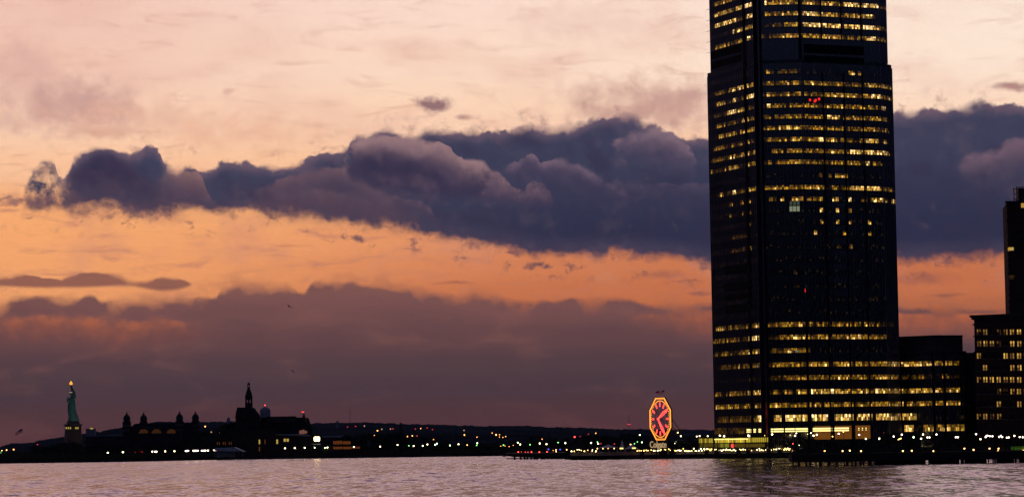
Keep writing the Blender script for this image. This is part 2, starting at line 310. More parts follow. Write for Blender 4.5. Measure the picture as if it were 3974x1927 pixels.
#SKY_END
# ================================================================== helpers
def tag(o, label=None, cat=None, group=None, kind=None):
    if label: o['label'] = label
    if cat: o['category'] = cat
    if group: o['group'] = group
    if kind: o['kind'] = kind
    return o
def thing(name, label, cat, loc=(0, 0, 0), rz=0.0, group=None):
    o = bpy.data.objects.new(name, None); col.objects.link(o)
    o.empty_display_size = 1.0
    o.location = loc; o.rotation_euler = (0, 0, rz)
    return tag(o, label, cat, group)
class MB:
    def __init__(s): s.v = []; s.f = []; s.mi = []
    def add(s, vs, fs, mi=0):
        b = len(s.v); s.v += [tuple(v) for v in vs]; s.f += [tuple(b + i for i in f) for f in fs]; s.mi += [mi] * len(fs)
        return s
    def box(s, c, d, mi=0, rz=0.0):
        cx, cy, cz = c; hx, hy, hz = d[0] / 2, d[1] / 2, d[2] / 2
        cr, sr = math.cos(rz), math.sin(rz); vs = []
        for z in (-hz, hz):
            for x, y in ((-hx, -hy), (hx, -hy), (hx, hy), (-hx, hy)):
                vs.append((cx + x * cr - y * sr, cy + x * sr + y * cr, cz + z))
        return s.add(vs, [(3, 2, 1, 0), (4, 5, 6, 7), (0, 1, 5, 4), (1, 2, 6, 5), (2, 3, 7, 6), (3, 0, 4, 7)], mi)
    def tube(s, a, b, r0, r1=None, n=8, mi=0):
        a = Vector(a); b = Vector(b); r1 = r0 if r1 is None else r1
        d = (b - a).normalized(); u = d.orthogonal().normalized(); w = d.cross(u); vs = []
        for p, r in ((a, r0), (b, r1)):
            for k in range(n):
                t = 2 * math.pi * k / n; vs.append(p + u * r * math.cos(t) + w * r * math.sin(t))
        fs = [(k, (k + 1) % n, n + (k + 1) % n, n + k) for k in range(n)] + [tuple(range(n))[::-1], tuple(range(n, 2 * n))]
        return s.add(vs, fs, mi)
    def lathe(s, prof, c=(0, 0, 0), n=16, mi=0, rot=0.0, sx=1.0, sy=1.0):
        vs = []
        for r, z in prof:
            for k in range(n):
                t = 2 * math.pi * k / n + rot; vs.append((c[0] + r * math.cos(t) * sx, c[1] + r * math.sin(t) * sy, c[2] + z))
        m_ = len(prof); fs = []
        for i in range(m_ - 1):
            for k in range(n): fs.append((i * n + k, i * n + (k + 1) % n, (i + 1) * n + (k + 1) % n, (i + 1) * n + k))
        fs.append(tuple(range(n))[::-1]); fs.append(tuple(range((m_ - 1) * n, m_ * n)))
        return s.add(vs, fs, mi)
    def loft(s, rings, n=14, mi=0):       # rings: (cx, cy, z, rx, ry)
        vs = []
        for cx, cy, z, rx, ry in rings:
            for k in range(n):
                t = 2 * math.pi * k / n; vs.append((cx + rx * math.cos(t), cy + ry * math.sin(t), z))
        m_ = len(rings); fs = []
        for i in range(m_ - 1):
            for k in range(n): fs.append((i * n + k, i * n + (k + 1) % n, (i + 1) * n + (k + 1) % n, (i + 1) * n + k))
        fs.append(tuple(range(n))[::-1]); fs.append(tuple(range((m_ - 1) * n, m_ * n)))
        return s.add(vs, fs, mi)
    def prism(s, poly, z0, z1, mi=0):     # plan polygon, counter-clockwise
        n = len(poly)
        vs = [(x, y, z0) for x, y in poly] + [(x, y, z1) for x, y in poly]
        fs = [(k, (k + 1) % n, n + (k + 1) % n, n + k) for k in range(n)] + [tuple(range(n))[::-1], tuple(range(n, 2 * n))]
        return s.add(vs, fs, mi)
    def slab(s, poly, y0, y1, mi=0):      # elevation polygon in x,z, thickness along y
        n = len(poly)
        vs = [(x, y0, z) for x, z in poly] + [(x, y1, z) for x, z in poly]
        fs = [(k, (k + 1) % n, n + (k + 1) % n, n + k) for k in range(n)] + [tuple(range(n))[::-1], tuple(range(n, 2 * n))]
        return s.add(vs, fs, mi)
    def ball(s, c, r, mi=0, n=8, h=5, sz=1.0):
        prof = [(r * math.sin(math.pi * i / h) + 1e-4, -r * sz * math.cos(math.pi * i / h)) for i in range(h + 1)]
        return s.lathe(prof, c, n, mi)
    def build(s, name, mats, parent=None, loc=None, smooth=False):
        me = bpy.data.meshes.new(name); me.from_pydata(s.v, [], s.f)
        for mt in (mats if isinstance(mats, (list, tuple)) else [mats]): me.materials.append(mt)
        me.polygons.foreach_set('material_index', s.mi)
        bm = bmesh.new(); bm.from_mesh(me); bmesh.ops.recalc_face_normals(bm, faces=bm.faces); bm.to_mesh(me); bm.free()
        if smooth: me.polygons.foreach_set('use_smooth', [True] * len(me.polygons))
        o = bpy.data.objects.new(name, me); col.objects.link(o)
        if parent: o.parent = parent
        if loc: o.location = loc
        return o
ORD = 'first second third fourth fifth sixth seventh eighth ninth tenth eleventh twelfth thirteenth fourteenth fifteenth sixteenth seventeenth eighteenth nineteenth twentieth'.split()
TENS = {2: ('twenty', 'twentieth'), 3: ('thirty', 'thirtieth'), 4: ('forty', 'fortieth'), 5: ('fifty', 'fiftieth'), 6: ('sixty', 'sixtieth'), 7: ('seventy', 'seventieth'), 8: ('eighty', 'eightieth'), 9: ('ninety', 'ninetieth'), 10: ('hundred', 'hundredth')}
def ordn(i):                              # 0 -> first
    i += 1
    if i <= 20: return ORD[i - 1]
    if i >= 100: return 'hundred and ' + ORD[i - 101] if i > 100 else 'hundredth'
    t, u = divmod(i, 10)
    return TENS[t][1] if u == 0 else TENS[t][0] + '-' + ORD[u - 1]

# ------------------------------------------------------------------ materials
def mat(name, c, rough=0.8, metal=0.0, var=0.25, scale=0.5, spec=0.3, emit=None, es=1.0, coat=0.0):
    mt = bpy.data.materials.new(name); mt.use_nodes = True
    nt = mt.node_tree; b = nt.nodes['Principled BSDF']
    tcn = nt.nodes.new('ShaderNodeTexCoord'); n = nt.nodes.new('ShaderNodeTexNoise')
    nt.links.new(tcn.outputs['Object'], n.inputs['Vector']); n.inputs['Scale'].default_value = scale; n.inputs['Detail'].default_value = 4
    r = nt.nodes.new('ShaderNodeValToRGB'); nt.links.new(n.outputs[0], r.inputs[0])
    r.color_ramp.elements[0].position = 0.3; r.color_ramp.elements[1].position = 0.7
    r.color_ramp.elements[0].color = tuple(max(0, v * (1 - var)) for v in c) + (1,)
    r.color_ramp.elements[1].color = tuple(min(1, v * (1 + var)) for v in c) + (1,)
    nt.links.new(r.outputs[0], b.inputs['Base Color'])
    b.inputs['Roughness'].default_value = rough; b.inputs['Metallic'].default_value = metal
    b.inputs['Specular IOR Level'].default_value = spec
    if coat: b.inputs['Coat Weight'].default_value = coat
    if emit:
        b.inputs['Emission Color'].default_value = tuple(emit) + (1,); b.inputs['Emission Strength'].default_value = es
    return mt
def glow(name, c, s, base=(.8, .8, .8)):
    mt = mat(name, base, .4, emit=c, es=s, var=.05)
    return mt
M = dict(
    black_paint=mat('black_paint', (.03, .03, .035), .5),
    dark_metal=mat('dark_metal', (.05, .05, .055), .45, .6),
    steel=mat('steel', (.18, .18, .2), .4, .7),
    mullion=mat('anodised_mullion', (.30, .30, .36), .38, .85, scale=.02),
    spandrel=mat('spandrel_glass', (.006, .008, .014), .10, 0, spec=.5, scale=.05),
    louvre=mat('black_louvre', (.012, .012, .014), .75, spec=.1),
    granite=mat('dark_granite', (.06, .055, .055), .8),
    brick=mat('brick', (.09, .045, .035), .9, scale=.6, spec=.05),
    old_stone=mat('dark_brick', (.05, .035, .03), .95, scale=.4, spec=.0), patina=mat('dark_patina', (.03, .045, .042), .9, spec=.05),  # old_stone is one even dark brick tone
    stone=mat('pale_stone', (.32, .29, .25), .9, scale=.2, spec=.1),
    roof=mat('slate_roof', (.028, .028, .032), .95, scale=.4, spec=.0),
    copper=mat('green_copper', (.13, .30, .24), .75, scale=.3, spec=.2),
    concrete=mat('concrete', (.28, .27, .25), .9, scale=.4, spec=.1),
    wood=mat('wet_wood', (.045, .035, .03), .85, scale=1.5, spec=.1),
    white=mat('white_fabric', (.75, .75, .74), .8),
    white_paint=mat('white_paint', (.7, .7, .7), .5),
    soil=mat('ground_grass', (.018, .022, .012), 1.0, scale=.05, spec=.0, var=.5),
    rock=mat('shore_rock', (.03, .028, .026), 1.0, scale=.5, spec=.0, var=.5),
    leaf=mat('leaves', (.03, .04, .018), 1., scale=.8, spec=.0, var=.4),
    bark=mat('bark', (.06, .045, .035), .95, scale=2., spec=.05),
    hill=mat('hill_woods', (.025, .035, .035), 1.0, scale=.004, spec=.0, var=.5),
    paving=mat('paving', (.16, .15, .14), .9, scale=.3),
    bird=mat('bird_feather', (.10, .09, .09), .8),
    red_cloth=mat('red_stripe_cloth', (.45, .03, .04), .8), white_cloth=mat('white_stripe_cloth', (.7, .68, .66), .8), blue_cloth=mat('blue_canton_cloth', (.02, .03, .15), .8),
    farblock=mat('far_concrete', (.30, .32, .36), .9, scale=.05),
    salmon=mat('salmon_glow', (.62, .30, .24), .9, scale=.2, emit=(.9, .35, .26), es=.16),
    lamp_white=glow('lamp_white', (1, .80, .42), 8), lamp_warm=glow('lamp_warm', (1, .50, .16), 7), lamp_orange=glow('lamp_orange', (1, .34, .08), 7),
    lamp_red=glow('lamp_red', (1, .06, .04), 5), lamp_green=glow('lamp_green', (.25, 1, .22), 4), lamp_bluewhite=glow('lamp_cool', (1, .78, .58), 7),
    lamp_yellow=glow('lamp_yellow', (1, .68, .14), 7), lamp_blue=glow('lamp_blue', (.08, .10, 1), 2.0), flood=glow('floodlight', (1, .78, .30), 7),
    lamp_pale=glow('lamp_pale_green', (.75, 1, .5), 8),
    neon_orange=glow('neon_orange', (1, .33, .03), 1.9), neon_red=glow('neon_red', (1, .05, .04), 2.6), neon_red_dim=glow('neon_red_dim', (1, .03, .03), .8),
    sign_white=glow('sign_white', (1, .66, .28), .38), win_orange=glow('window_orange', (1, .30, .05), .10, (.1, .05, .02)), win_yellow=glow('window_yellow', (1, .68, .14), .45, (.1, .1, .05)),
    strip=glow('canopy_light', (1, .78, .22), 1.6), green_glow=glow('green_panel', (.22, .5, .03), .10, (.2, .4, .1)),
    flame=glow('torch_flame', (1, .40, .03), 1.25), crown_light=glow('crown_light', (1, .6, .3), .7),
)
M['spandrel'].node_tree.nodes['Principled BSDF'].inputs['IOR'].default_value = 2.15
# lit rooms: colour of each pane comes from how its room is lit
def cloth_mat(k, c):
    mt = M[k]; nt = mt.node_tree; b = nt.nodes['Principled BSDF']; tr = nt.nodes.new('ShaderNodeBsdfTranslucent'); tr.inputs[0].default_value = tuple(c) + (1,)
    mx = nt.nodes.new('ShaderNodeMixShader'); mx.inputs[0].default_value = .6; o = nt.nodes['Material Output']
    nt.links.new(b.outputs[0], mx.inputs[1]); nt.links.new(tr.outputs[0], mx.inputs[2]); nt.links.new(mx.outputs[0], o.inputs['Surface'])
cloth_mat('red_cloth', (.6, .05, .06)); cloth_mat('white_cloth', (.8, .78, .75)); cloth_mat('blue_cloth', (.02, .03, .15))
def room_mat():
    mt = bpy.data.materials.new('office_pane'); mt.use_nodes = True; nt = mt.node_tree; b = nt.nodes['Principled BSDF']
    b.inputs['Base Color'].default_value = (.006, .008, .014, 1); b.inputs['Roughness'].default_value = .08
    b.inputs['IOR'].default_value = 1.9
    at = nt.nodes.new('ShaderNodeAttribute'); at.attribute_name = 'room'
    tcn = nt.nodes.new('ShaderNodeTexCoord'); n = nt.nodes.new('ShaderNodeTexNoise'); n.inputs['Scale'].default_value = 1.1; n.inputs['Detail'].default_value = 3
    nt.links.new(tcn.outputs['Object'], n.inputs['Vector'])
    mr = nt.nodes.new('ShaderNodeMapRange'); nt.links.new(n.outputs[0], mr.inputs[0])
    mr.inputs[1].default_value = .3; mr.inputs[2].default_value = .7; mr.inputs[3].default_value = .35; mr.inputs[4].default_value = 1.6
    nt.links.new(at.outputs['Color'], b.inputs['Emission Color']); nt.links.new(mr.outputs[0], b.inputs['Emission Strength'])
    mt.cycles.emission_sampling = 'NONE'
    return mt
M['room'] = room_mat()
M['arch_dim'] = glow('arch_window_dim', (1, .35, .05), .035, (.03, .02, .02)); M['arch_dim'].cycles.emission_sampling = 'NONE'
for k in ('win_orange', 'win_yellow', 'green_glow', 'salmon', 'sign_white', 'crown_light'): M[k].cycles.emission_sampling = 'NONE'

# ================================================================== water
wm = bpy.data.materials.new('river_water'); wm.use_nodes = True; nt = wm.node_tree; b = nt.nodes['Principled BSDF']
b.inputs['Base Color'].default_value = (.010, .014, .018, 1); b.inputs['IOR'].default_value = 1.33
b.inputs['Roughness'].default_value = WR = 0.22
tcn = nt.nodes.new('ShaderNodeTexCoord')
def wnoise(sxy, scale, det, rough=.6):
    mp = nt.nodes.new('ShaderNodeMapping'); mp.inputs['Scale'].default_value = (sxy[0], sxy[1], 1)
    nt.links.new(tcn.outputs['Object'], mp.inputs['Vector'])
    n = nt.nodes.new('ShaderNodeTexNoise'); n.inputs['Scale'].default_value = scale; n.inputs['Detail'].default_value = det; n.inputs['Roughness'].default_value = rough
    nt.links.new(mp.outputs[0], n.inputs['Vector']); return n.outputs[0]
def wcol(sxy, scale, det, rough=.6):
    mp = nt.nodes.new('ShaderNodeMapping'); mp.inputs['Scale'].default_value = (sxy[0], sxy[1], 1)
    nt.links.new(tcn.outputs['Object'], mp.inputs['Vector'])
    n = nt.nodes.new('ShaderNodeTexNoise'); n.inputs['Scale'].default_value = scale; n.inputs['Detail'].default_value = det; n.inputs['Roughness'].default_value = rough
    nt.links.new(mp.outputs[0], n.inputs['Vector'])
    v = nt.nodes.new('ShaderNodeVectorMath'); v.operation = 'SUBTRACT'; nt.links.new(n.outputs['Color'], v.inputs[0]); v.inputs[1].default_value = (.5, .5, .5)
    return v.outputs[0]
def vm(op, a, b_):
    v = nt.nodes.new('ShaderNodeVectorMath'); v.operation = op
    for i_, q_ in ((0, a), (1, b_)):
        if isinstance(q_, tuple): v.inputs[i_].default_value = q_
        else: nt.links.new(q_, v.inputs[i_])
    return v.outputs[0]
# slopes of the water: chop, wavelets and long wind lanes
w1 = vm('MULTIPLY', wcol((1, .20), .19, 5, .66), (.26, WS1 := .85, 0))
w2 = vm('MULTIPLY', wcol((1, .30), .55, 3, .6), (.34, .85, 0))
w3 = vm('MULTIPLY', wcol((1, .22), .016, 3, .55), (.03, .22, 0))
wsum = vm('ADD', vm('ADD', w1, w2), vm('ADD', w3, (0, WTILT := -.075, 1)))
nn_ = nt.nodes.new('ShaderNodeVectorMath'); nn_.operation = 'NORMALIZE'; nt.links.new(wsum, nn_.inputs[0])
nt.links.new(nn_.outputs[0], b.inputs['Normal'])
n3 = wnoise((1, .25), .012, 5, .6)
mr = nt.nodes.new('ShaderNodeMapRange'); nt.links.new(n3, mr.inputs[0])
mr.inputs[1].default_value = .35; mr.inputs[2].default_value = .65; mr.inputs[3].default_value = .12; mr.inputs[4].default_value = .20
nt.links.new(mr.outputs[0], b.inputs['Roughness'])
wb = MB().add([(-9000, -600, 0), (9000, -600, 0), (9000, 1900, 0), (-9000, 1900, 0)], [(0, 1, 2, 3)])
tag(wb.build('water', wm), kind='structure')

# ================================================================== land
def shoreY(py, px):                       # depth of the waterline seen at this pixel
    d = ray(px, py); return -CAMZ / d.z * d.y
SH = [(-1500, 1484), (0, 1484), (480, 1460), (900, 1520), (1300, 1490), (1900, 1465), (1962, 1460)]
GZ = 1.6
poly = []
for px, Y in SH: poly.append((GX(px, Y, 0), Y))
poly += [(GX(1985, 1380, 0), 1380), (GX(2195, 1190, 0), 1190), (GX(2212, 1105, 0), 1105), (GX(2500, 1090, 0), 1090), (GX(2760, 1065, 0), 1065), (GX(3070, 1030, 0), 1030),
         (GX(3080, 1000, 0), 1000), (GX(3974, 985, 0), 985), (1500, 960), (9000, 960), (12000, 14000), (-12000, 14000), (-6000, 1500)]
# poly runs left to right along the shore, then back behind
rnd = random.Random(3)
fine = []
for i in range(len(poly)):
    a, b_ = poly[i], poly[(i + 1) % len(poly)]
    n = 1
    if i < 12: n = max(1, int(math.hypot(b_[0] - a[0], b_[1] - a[1]) / 12))
    for k in range(n):
        t = k / n; fine.append((a[0] + (b_[0] - a[0]) * t + (rnd.uniform(-1.5, 1.5) if 0 < k else 0), a[1] + (b_[1] - a[1]) * t + (rnd.uniform(-2, 2) if 0 < k else 0)))
g = MB(); n = len(fine)
g.add([(x, y, GZ) for x, y in fine], [tuple(range(n))])
g.add([(x, y, GZ) for x, y in fine] + [(x, y - 2.2, -1.0) for x, y in fine], [(k, (k + 1) % n, n + (k + 1) % n, n + k) for k in range(n - 4)], 1)
go = g.build('ground', [M['soil'], M['rock']]); tag(go, kind='structure')
def gz(): return GZ

# hills on the skyline: real ridges several kilometres off
HT = [(-400, 1760), (0, 1731), (40, 1719), (90, 1717), (130, 1715), (170, 1703), (250, 1691), (330, 1678), (400, 1668), (480, 1655), (560, 1640), (600, 1634), (700, 1635), (770, 1633), (830, 1634), (900, 1633),
      (1050, 1637), (1200, 1640), (1300, 1639), (1400, 1637), (1500, 1639), (1600, 1644), (1700, 1646), (1800, 1649), (1880, 1650), (2020, 1648), (2100, 1653), (2200, 1658), (2300, 1661), (2400, 1663), (2600, 1666), (2770, 1668), (3200, 1662), (3600, 1656), (3974, 1650), (4400, 1645)]
def lerp(pts, x):
    if x <= pts[0][0]: return pts[0][1]
    for (a, b1), (c_, d) in zip(pts, pts[1:]):
        if x <= c_: return b1 + (d - b1) * (x - a) / (c_ - a)
    return pts[-1][1]
def hillmesh(name, Y0, Y1, off, amp, seed, matl):
    rnd = random.Random(seed); hv = []; hf = []
    xs = list(range(-400, 4401, 6)); prof = [0.0, .45, .8, 1.0, .9, .6, .2]
    bumps = [0.0] * len(xs)
    for sc_, a in ((40, .40), (16, .30), (4, .35), (1, .35)):
        ctrl = [rnd.uniform(-1, 1) for _ in range(len(xs) // sc_ + 3)]
        for i in range(len(xs)):
            t = i / sc_; k = int(t); u = t - k; u = u * u * (3 - 2 * u)
            bumps[i] += a * (ctrl[k] * (1 - u) + ctrl[k + 1] * u)
    for i, px in enumerate(xs):
        Yr = Y0 + (Y1 - Y0) * .5
        top = P(px, lerp(HT, px) + off + bumps[i] * amp, Yr).z
        for j, q in enumerate(prof):
            Y = Y0 + (Y1 - Y0) * j / (len(prof) - 1)
            hv.append((GX(px, Y, 5), Y, max(GZ + .1, GZ + (top - GZ) * q * (1 + .05 * bumps[i]) if q < 1 else top)))
    J = len(prof)
    for i in range(len(xs) - 1):
        for j in range(J - 1): hf.append((i * J + j, (i + 1) * J + j, (i + 1) * J + j + 1, i * J + j + 1))
    o = MB().add(hv, hf).build(name, matl, smooth=False); tag(o, kind='structure'); return o
hillmesh('hills', 6500, 9500, 0, 5.0, 5, M['hill'])
hillmesh('hills', 4600, 6000, 24, 8.0, 9, M['hill'])

# ================================================================== lamps
lamp_cache = {}
def lamp(px, py, Y, kind, r, label, cat='street lamp', group=None, name='street_lamp', z0=GZ, pole=True, arm=False):
    p = P(px, py, Y)
    h = p.z - z0
    o = MB()
    if pole and h > .6:
        o.tube((0, 0, 0), (0, 0, h), .09 if h > 2 else .05, .06, 6, 0)
        o.box((0, 0, h + r * 1.05), (r * 1.6, r * 1.6, r * .3), 0)
        o.ball((0, 0, h), r, 1, 8, 6)
        ob = o.build(name, [M['black_paint'], M[kind]], loc=(p.x, p.y, z0))
    else:
        o.box((0, 0, -r * 1.2), (r * 1.2, r * 1.2, r * .5), 0); o.ball((0, 0, 0), r, 1, 8, 6)
        ob = o.build(name, [M['black_paint'], M[kind]], loc=p)
    return tag(ob, label, cat, group)

# ---- trees: tapered trunk, limbs, ragged crown of leaf clumps
def tree_meshes(h, w, seed, dens=260, bare=False):
    rnd = random.Random(seed); t = MB(); lf = MB()
    t.tube((0, 0, 0), (0, 0, h * .45), h * .028, h * .018, 7)
    blobs = []
    for k in range(9):
        a = rnd.uniform(0, 6.28); rr = w * rnd.uniform(.12, .42); zz = h * rnd.uniform(.42, .9)
        rr *= 1.1 - abs(zz / h - .6)
        q = (rr * math.cos(a), rr * math.sin(a), zz)
        t.tube((0, 0, h * rnd.uniform(.22, .45)), q, h * .012, h * .004, 5); blobs.append((q, w * rnd.uniform(.14, .26)))
        for _ in range(3):
            q2 = tuple(q[i] + rnd.uniform(-1, 1) * w * .2 for i in range(3)); t.tube(q, q2, h * .004, h * .0015, 4)
    blobs.append(((0, 0, h * .85), w * .18))
    for _ in range(dens):
        c, r = rnd.choice(blobs)
        d = Vector((rnd.gauss(0, 1), rnd.gauss(0, 1), rnd.gauss(0, .8))).normalized() * r * rnd.random() ** .4
        p = Vector(c) + d; s = h * rnd.uniform(.015, .034)
        u = Vector((rnd.gauss(0, 1), rnd.gauss(0, 1), rnd.gauss(0, 1))).normalized(); v = u.orthogonal().normalized()
        lf.add([p - u * s - v * s * .6, p + u * s - v * s * .6, p + u * s * .8 + v * s, p - u * s * .7 + v * s * .8], [(0, 1, 2, 3)])
    return t, lf
TREES = []
for k in range(7):
    h = 10.0; t, lf = tree_meshes(h, 8 + (k % 3) * 1.6, 40 + k, 330)
    root = thing('tree', None, 'tree', (0, 0, -500)); a = t.build('trunk', M['bark'], root); b2 = lf.build('crown', M['leaf'], root)
    TREES.append((root, a, b2))
tree_used = [False] * 7
def tree(px, ytop, Y, k, label, group, wid=1.0):
    root, a, b2 = TREES[k]
    if tree_used[k]:
        r = root.copy(); col.objects.link(r)
        for ch in (a, b2):
            c2 = ch.copy(); col.objects.link(c2); c2.parent = r
    else: r = root; tree_used[k] = True
    top = P(px, ytop, Y); s = max(3.0, top.z - GZ) / 10.0
    r.location = (top.x, Y, GZ); r.scale = (s * wid, s * wid, s); r.rotation_euler = (0, 0, (px * 7.7) % 6.28)
    tag(r, label, 'tree', group); return r

# ================================================================== the tall office tower
def planpt(px, Y): return (GX(px, Y, 8.0), Y)
REFY = 1111.0
def zrow(y, px=3137): return P(px - (1690 - y) * .0232, y, REFY).z
def parse(sg, org=None, sc_=3.1225):
    out = []
    for t in sg.split():
        a, v = t.split(':'); x0, x1 = a.split('-')
        x0, x1 = float(x0), float(x1)
        if org is not None: x0 = org + x0 / sc_; x1 = org + x1 / sc_
        out.append((x0, x1, float(v)))
    return out
ROWS = [  # y at the corner, lit stretches in px of the enlarged crop (2720 + x/3.1225)
 (-33, '780-1180:6 1215-1700:6 1730-2140:5 180-400:4 430-660:5'),
 (10, '780-830:7 840-1190:5 1215-1425:6 1470-1700:6 1730-1920:8 1960-2140:9 2140-2220:2 540-660:8 430-540:7 180-400:6'),
 (53, '780-830:5 840-1020:3 1040-1200:6 1215-1390:9 1390-1460:7 1470-1710:6 1730-1960:5 1960-2090:7 560-660:8 520-540:3 180-420:7'),
 (96, '790-880:1 920-980:2 1030-1200:6 1215-1460:8 1470-1710:7 1730-1930:7 1960-2100:9 2100-2230:5 600-660:7 430-600:6 390-420:8'),
 (139, '650-760:4 760-890:3 920-990:3 1030-1200:5 1215-1460:5 1470-1710:5 1730-1960:4 1960-2040:5 2040-2110:9 2110-2240:5 560-600:9 460-500:4 330-350:5 180-300:4'),
 (277, '785-885:4 950-1210:2 1790-1860:6 1890-1940:4'),
 (322, '780-900:6 930-1030:4 1040-1220:5 1245-1480:5 1510-1740:5 1755-1960:3 1990-2110:6 2110-2290:5 610-660:5 440-580:7 330-420:6 180-290:3'),
 (365, '780-830:7 850-1030:2 1040-1225:5 1245-1490:5 1510-1740:6 1755-2040:5 2050-2160:9 2160-2300:5 540-660:7 390-420:8 190-290:6'),
 (409, '780-830:7 850-1000:3 1040-1200:4 1250-1490:4 1510-1600:3 1600-1830:4 1840-2000:4 2010-2130:4 2160-2230:9 330-430:8 460-545:6 590-760:2 180-200:2'),
 (452, '790-820:2 850-1000:3 1040-1200:4 1260-1490:4 1510-1680:7 1680-1830:3 1840-1990:6 2010-2100:4 2100-2250:6 490-580:6 400-420:6 190-300:4 620-660:3'),
 (495, '790-830:4 840-900:4 930-1000:5 1010-1050:4 1050-1190:7 1190-1250:4 1260-1500:4 1510-1750:4 1760-2000:4 2010-2260:4 480-670:5 310-430:5 230-280:6'),
 (540, '800-890:4 930-1040:4 1080-1230:5 1260-1340:5 1360-1410:4 1430-1480:8 1520-1720:4 1780-1840:3 1920-1990:3 2010-2160:7 2200-2250:6 570-590:5 660-675:5 380-430:4 460-500:4 190-300:4'),
 (585, '860-900:3 940-1000:4 1050-1240:5 1260-1510:4 1520-1750:4 1780-1810:4 1815-1990:8 2020-2260:8 480-530:6 410-430:7 575-590:5 640-680:5 700-760:3 330-370:5 140-300:3'),
 (628, '800-840:5 860-900:2 940-1040:3 1050-1250:5 1260-1510:5 1520-1750:4 1780-2000:4 2010-2060:9 2070-2180:5 340-440:6 530-600:5 630-680:5 150-300:1'),
 (679, '1350-1370:2 1400-1410:1 1440-1455:1 1560-1590:2 1620-1770:6'),
 (726, '570-760:4 790-830:4 850-920:4 940-1060:4 1110-1250:3 1270-1510:5 1540-1560:5 1600-1660:5 1700-1740:4 1790-1990:7 2030-2180:7 2190-2320:4 380-440:7 480-520:5 230-270:4'),
 (771, '810-920:2 950-1020:3 1090-1250:4 1280-1450:3 1450-1480:6 1610-1660:7 1790-1820:7 1950-2010:2 2040-2150:6 2150-2190:8 2200-2270:5 2290-2345:7 350-380:4 480-520:3 570-610:4'),
 (814, '1450-1490:7 1620-1660:7 1790-1820:5 2040-2070:6 350-380:4 500-520:3 590-610:2'),
 (859, '1455-1490:6 1625-1665:6 1795-1825:6 2040-2070:5 595-610:3'),
 (902, '1380-1420:5 1550-1580:3 1715-1750:4 2045-2070:4 1090-1130:2 2140-2160:3 360-600:1'),
 (954, '1475-1500:4 1640-1670:4 1810-1835:3 2050-2085:7 590-615:4 360-560:1'),
 (1004, ''), (1055, '1100-1150:1'), (1106, '1120-1180:1 1255-1275:2'), (1157, ''), (1208, ''),
 (1257, '850-975:4 1010-1120:5 1150-1290:3 1320-1560:4 1590-1700:3 1750-1810:4 1840-1950:3 2000-2050:3 2140-2320:1 190-300:5 360-385:4 430-480:3 540-730:4'),
 (1306, '850-885:6 945-965:2 1000-1090:3 1110-1300:6 1325-1560:6 1590-1815:6 1840-1910:6 1915-1955:9 1960-2065:4 2090-2250:4 160-330:4 370-480:3 580-735:8'),
 (1358, '850-930:7 930-970:2 1000-1110:6 1115-1305:4 200-350:4 370-390:3 500-820:6'),
 (1412, '860-980:5 1000-1140:4 1150-1315:4 1340-1580:5 1605-1675:5 1690-1830:6 1860-2080:5 2110-2210:5 2220-2430:7 455-475:7 530-730:3 260-330:3 2458-2910:6 2930-3048:5 3050-3090:2'),
 (1463, '880-970:2 1030-1130:3 1140-1320:4 1350-1580:4 1615-1840:5 1870-1980:5 2000-2080:2 2110-2380:5 800-815:4 620-640:2 2560-2620:1 2920-2935:4 3050-3110:3'),
 (1518, '870-910:5 940-985:5 1020-1085:4 1140-1325:6 1350-1590:7 1615-1840:6 1870-2090:6 2115-2440:7 190-240:4 360-490:4 580-740:7 2470-2945:6 3010-3130:6'),
 (1569, '195-470:5 500-620:4 665-745:5 777-837:4 843-1002:5 1015-1330:4 1355-1435:5 1480-1600:5 1620-1852:5 1873-2098:5 2123-2445:6 2480-2948:4 2976-3135:5'),
 (1620, '190-690:2 690-840:8 877-993:7 1015-1168:9 1168-1315:7 1355-1530:8 1620-1835:8 1873-2070:7 2123-2445:7 2470-2635:7'),
 (1666, '175-560:2 2475-2590:7 2685-3185:6'),
]
LIT = {}
for y, s_ in ROWS: LIT[y] = parse(s_, 2720.0)
def roomcol(v, rnd, seed_dim):
    if v <= 0:
        k = rnd.random()
        if k > seed_dim: e = rnd.uniform(.004, .02); return (e * 1.0, e * .55, e * .18)
        return (0, 0, 0)
    k = (v / 9.0) ** 1.7 * rnd.choice((.10, .22, .40, .55, .8, 1.0, 1.5, 2.5)) * (1.30 if seed_dim < .85 else 1.15)
    w = min(1.0, max(0.0, (v - 3) / 7.0))
    g_ = .47 + .13 * w + rnd.uniform(-.06, .05); b_ = .02 + .15 * w * w + rnd.uniform(0, .03)
    if k > .9: g_ += .06; b_ += .10
    return (k, k * g_, k * b_)
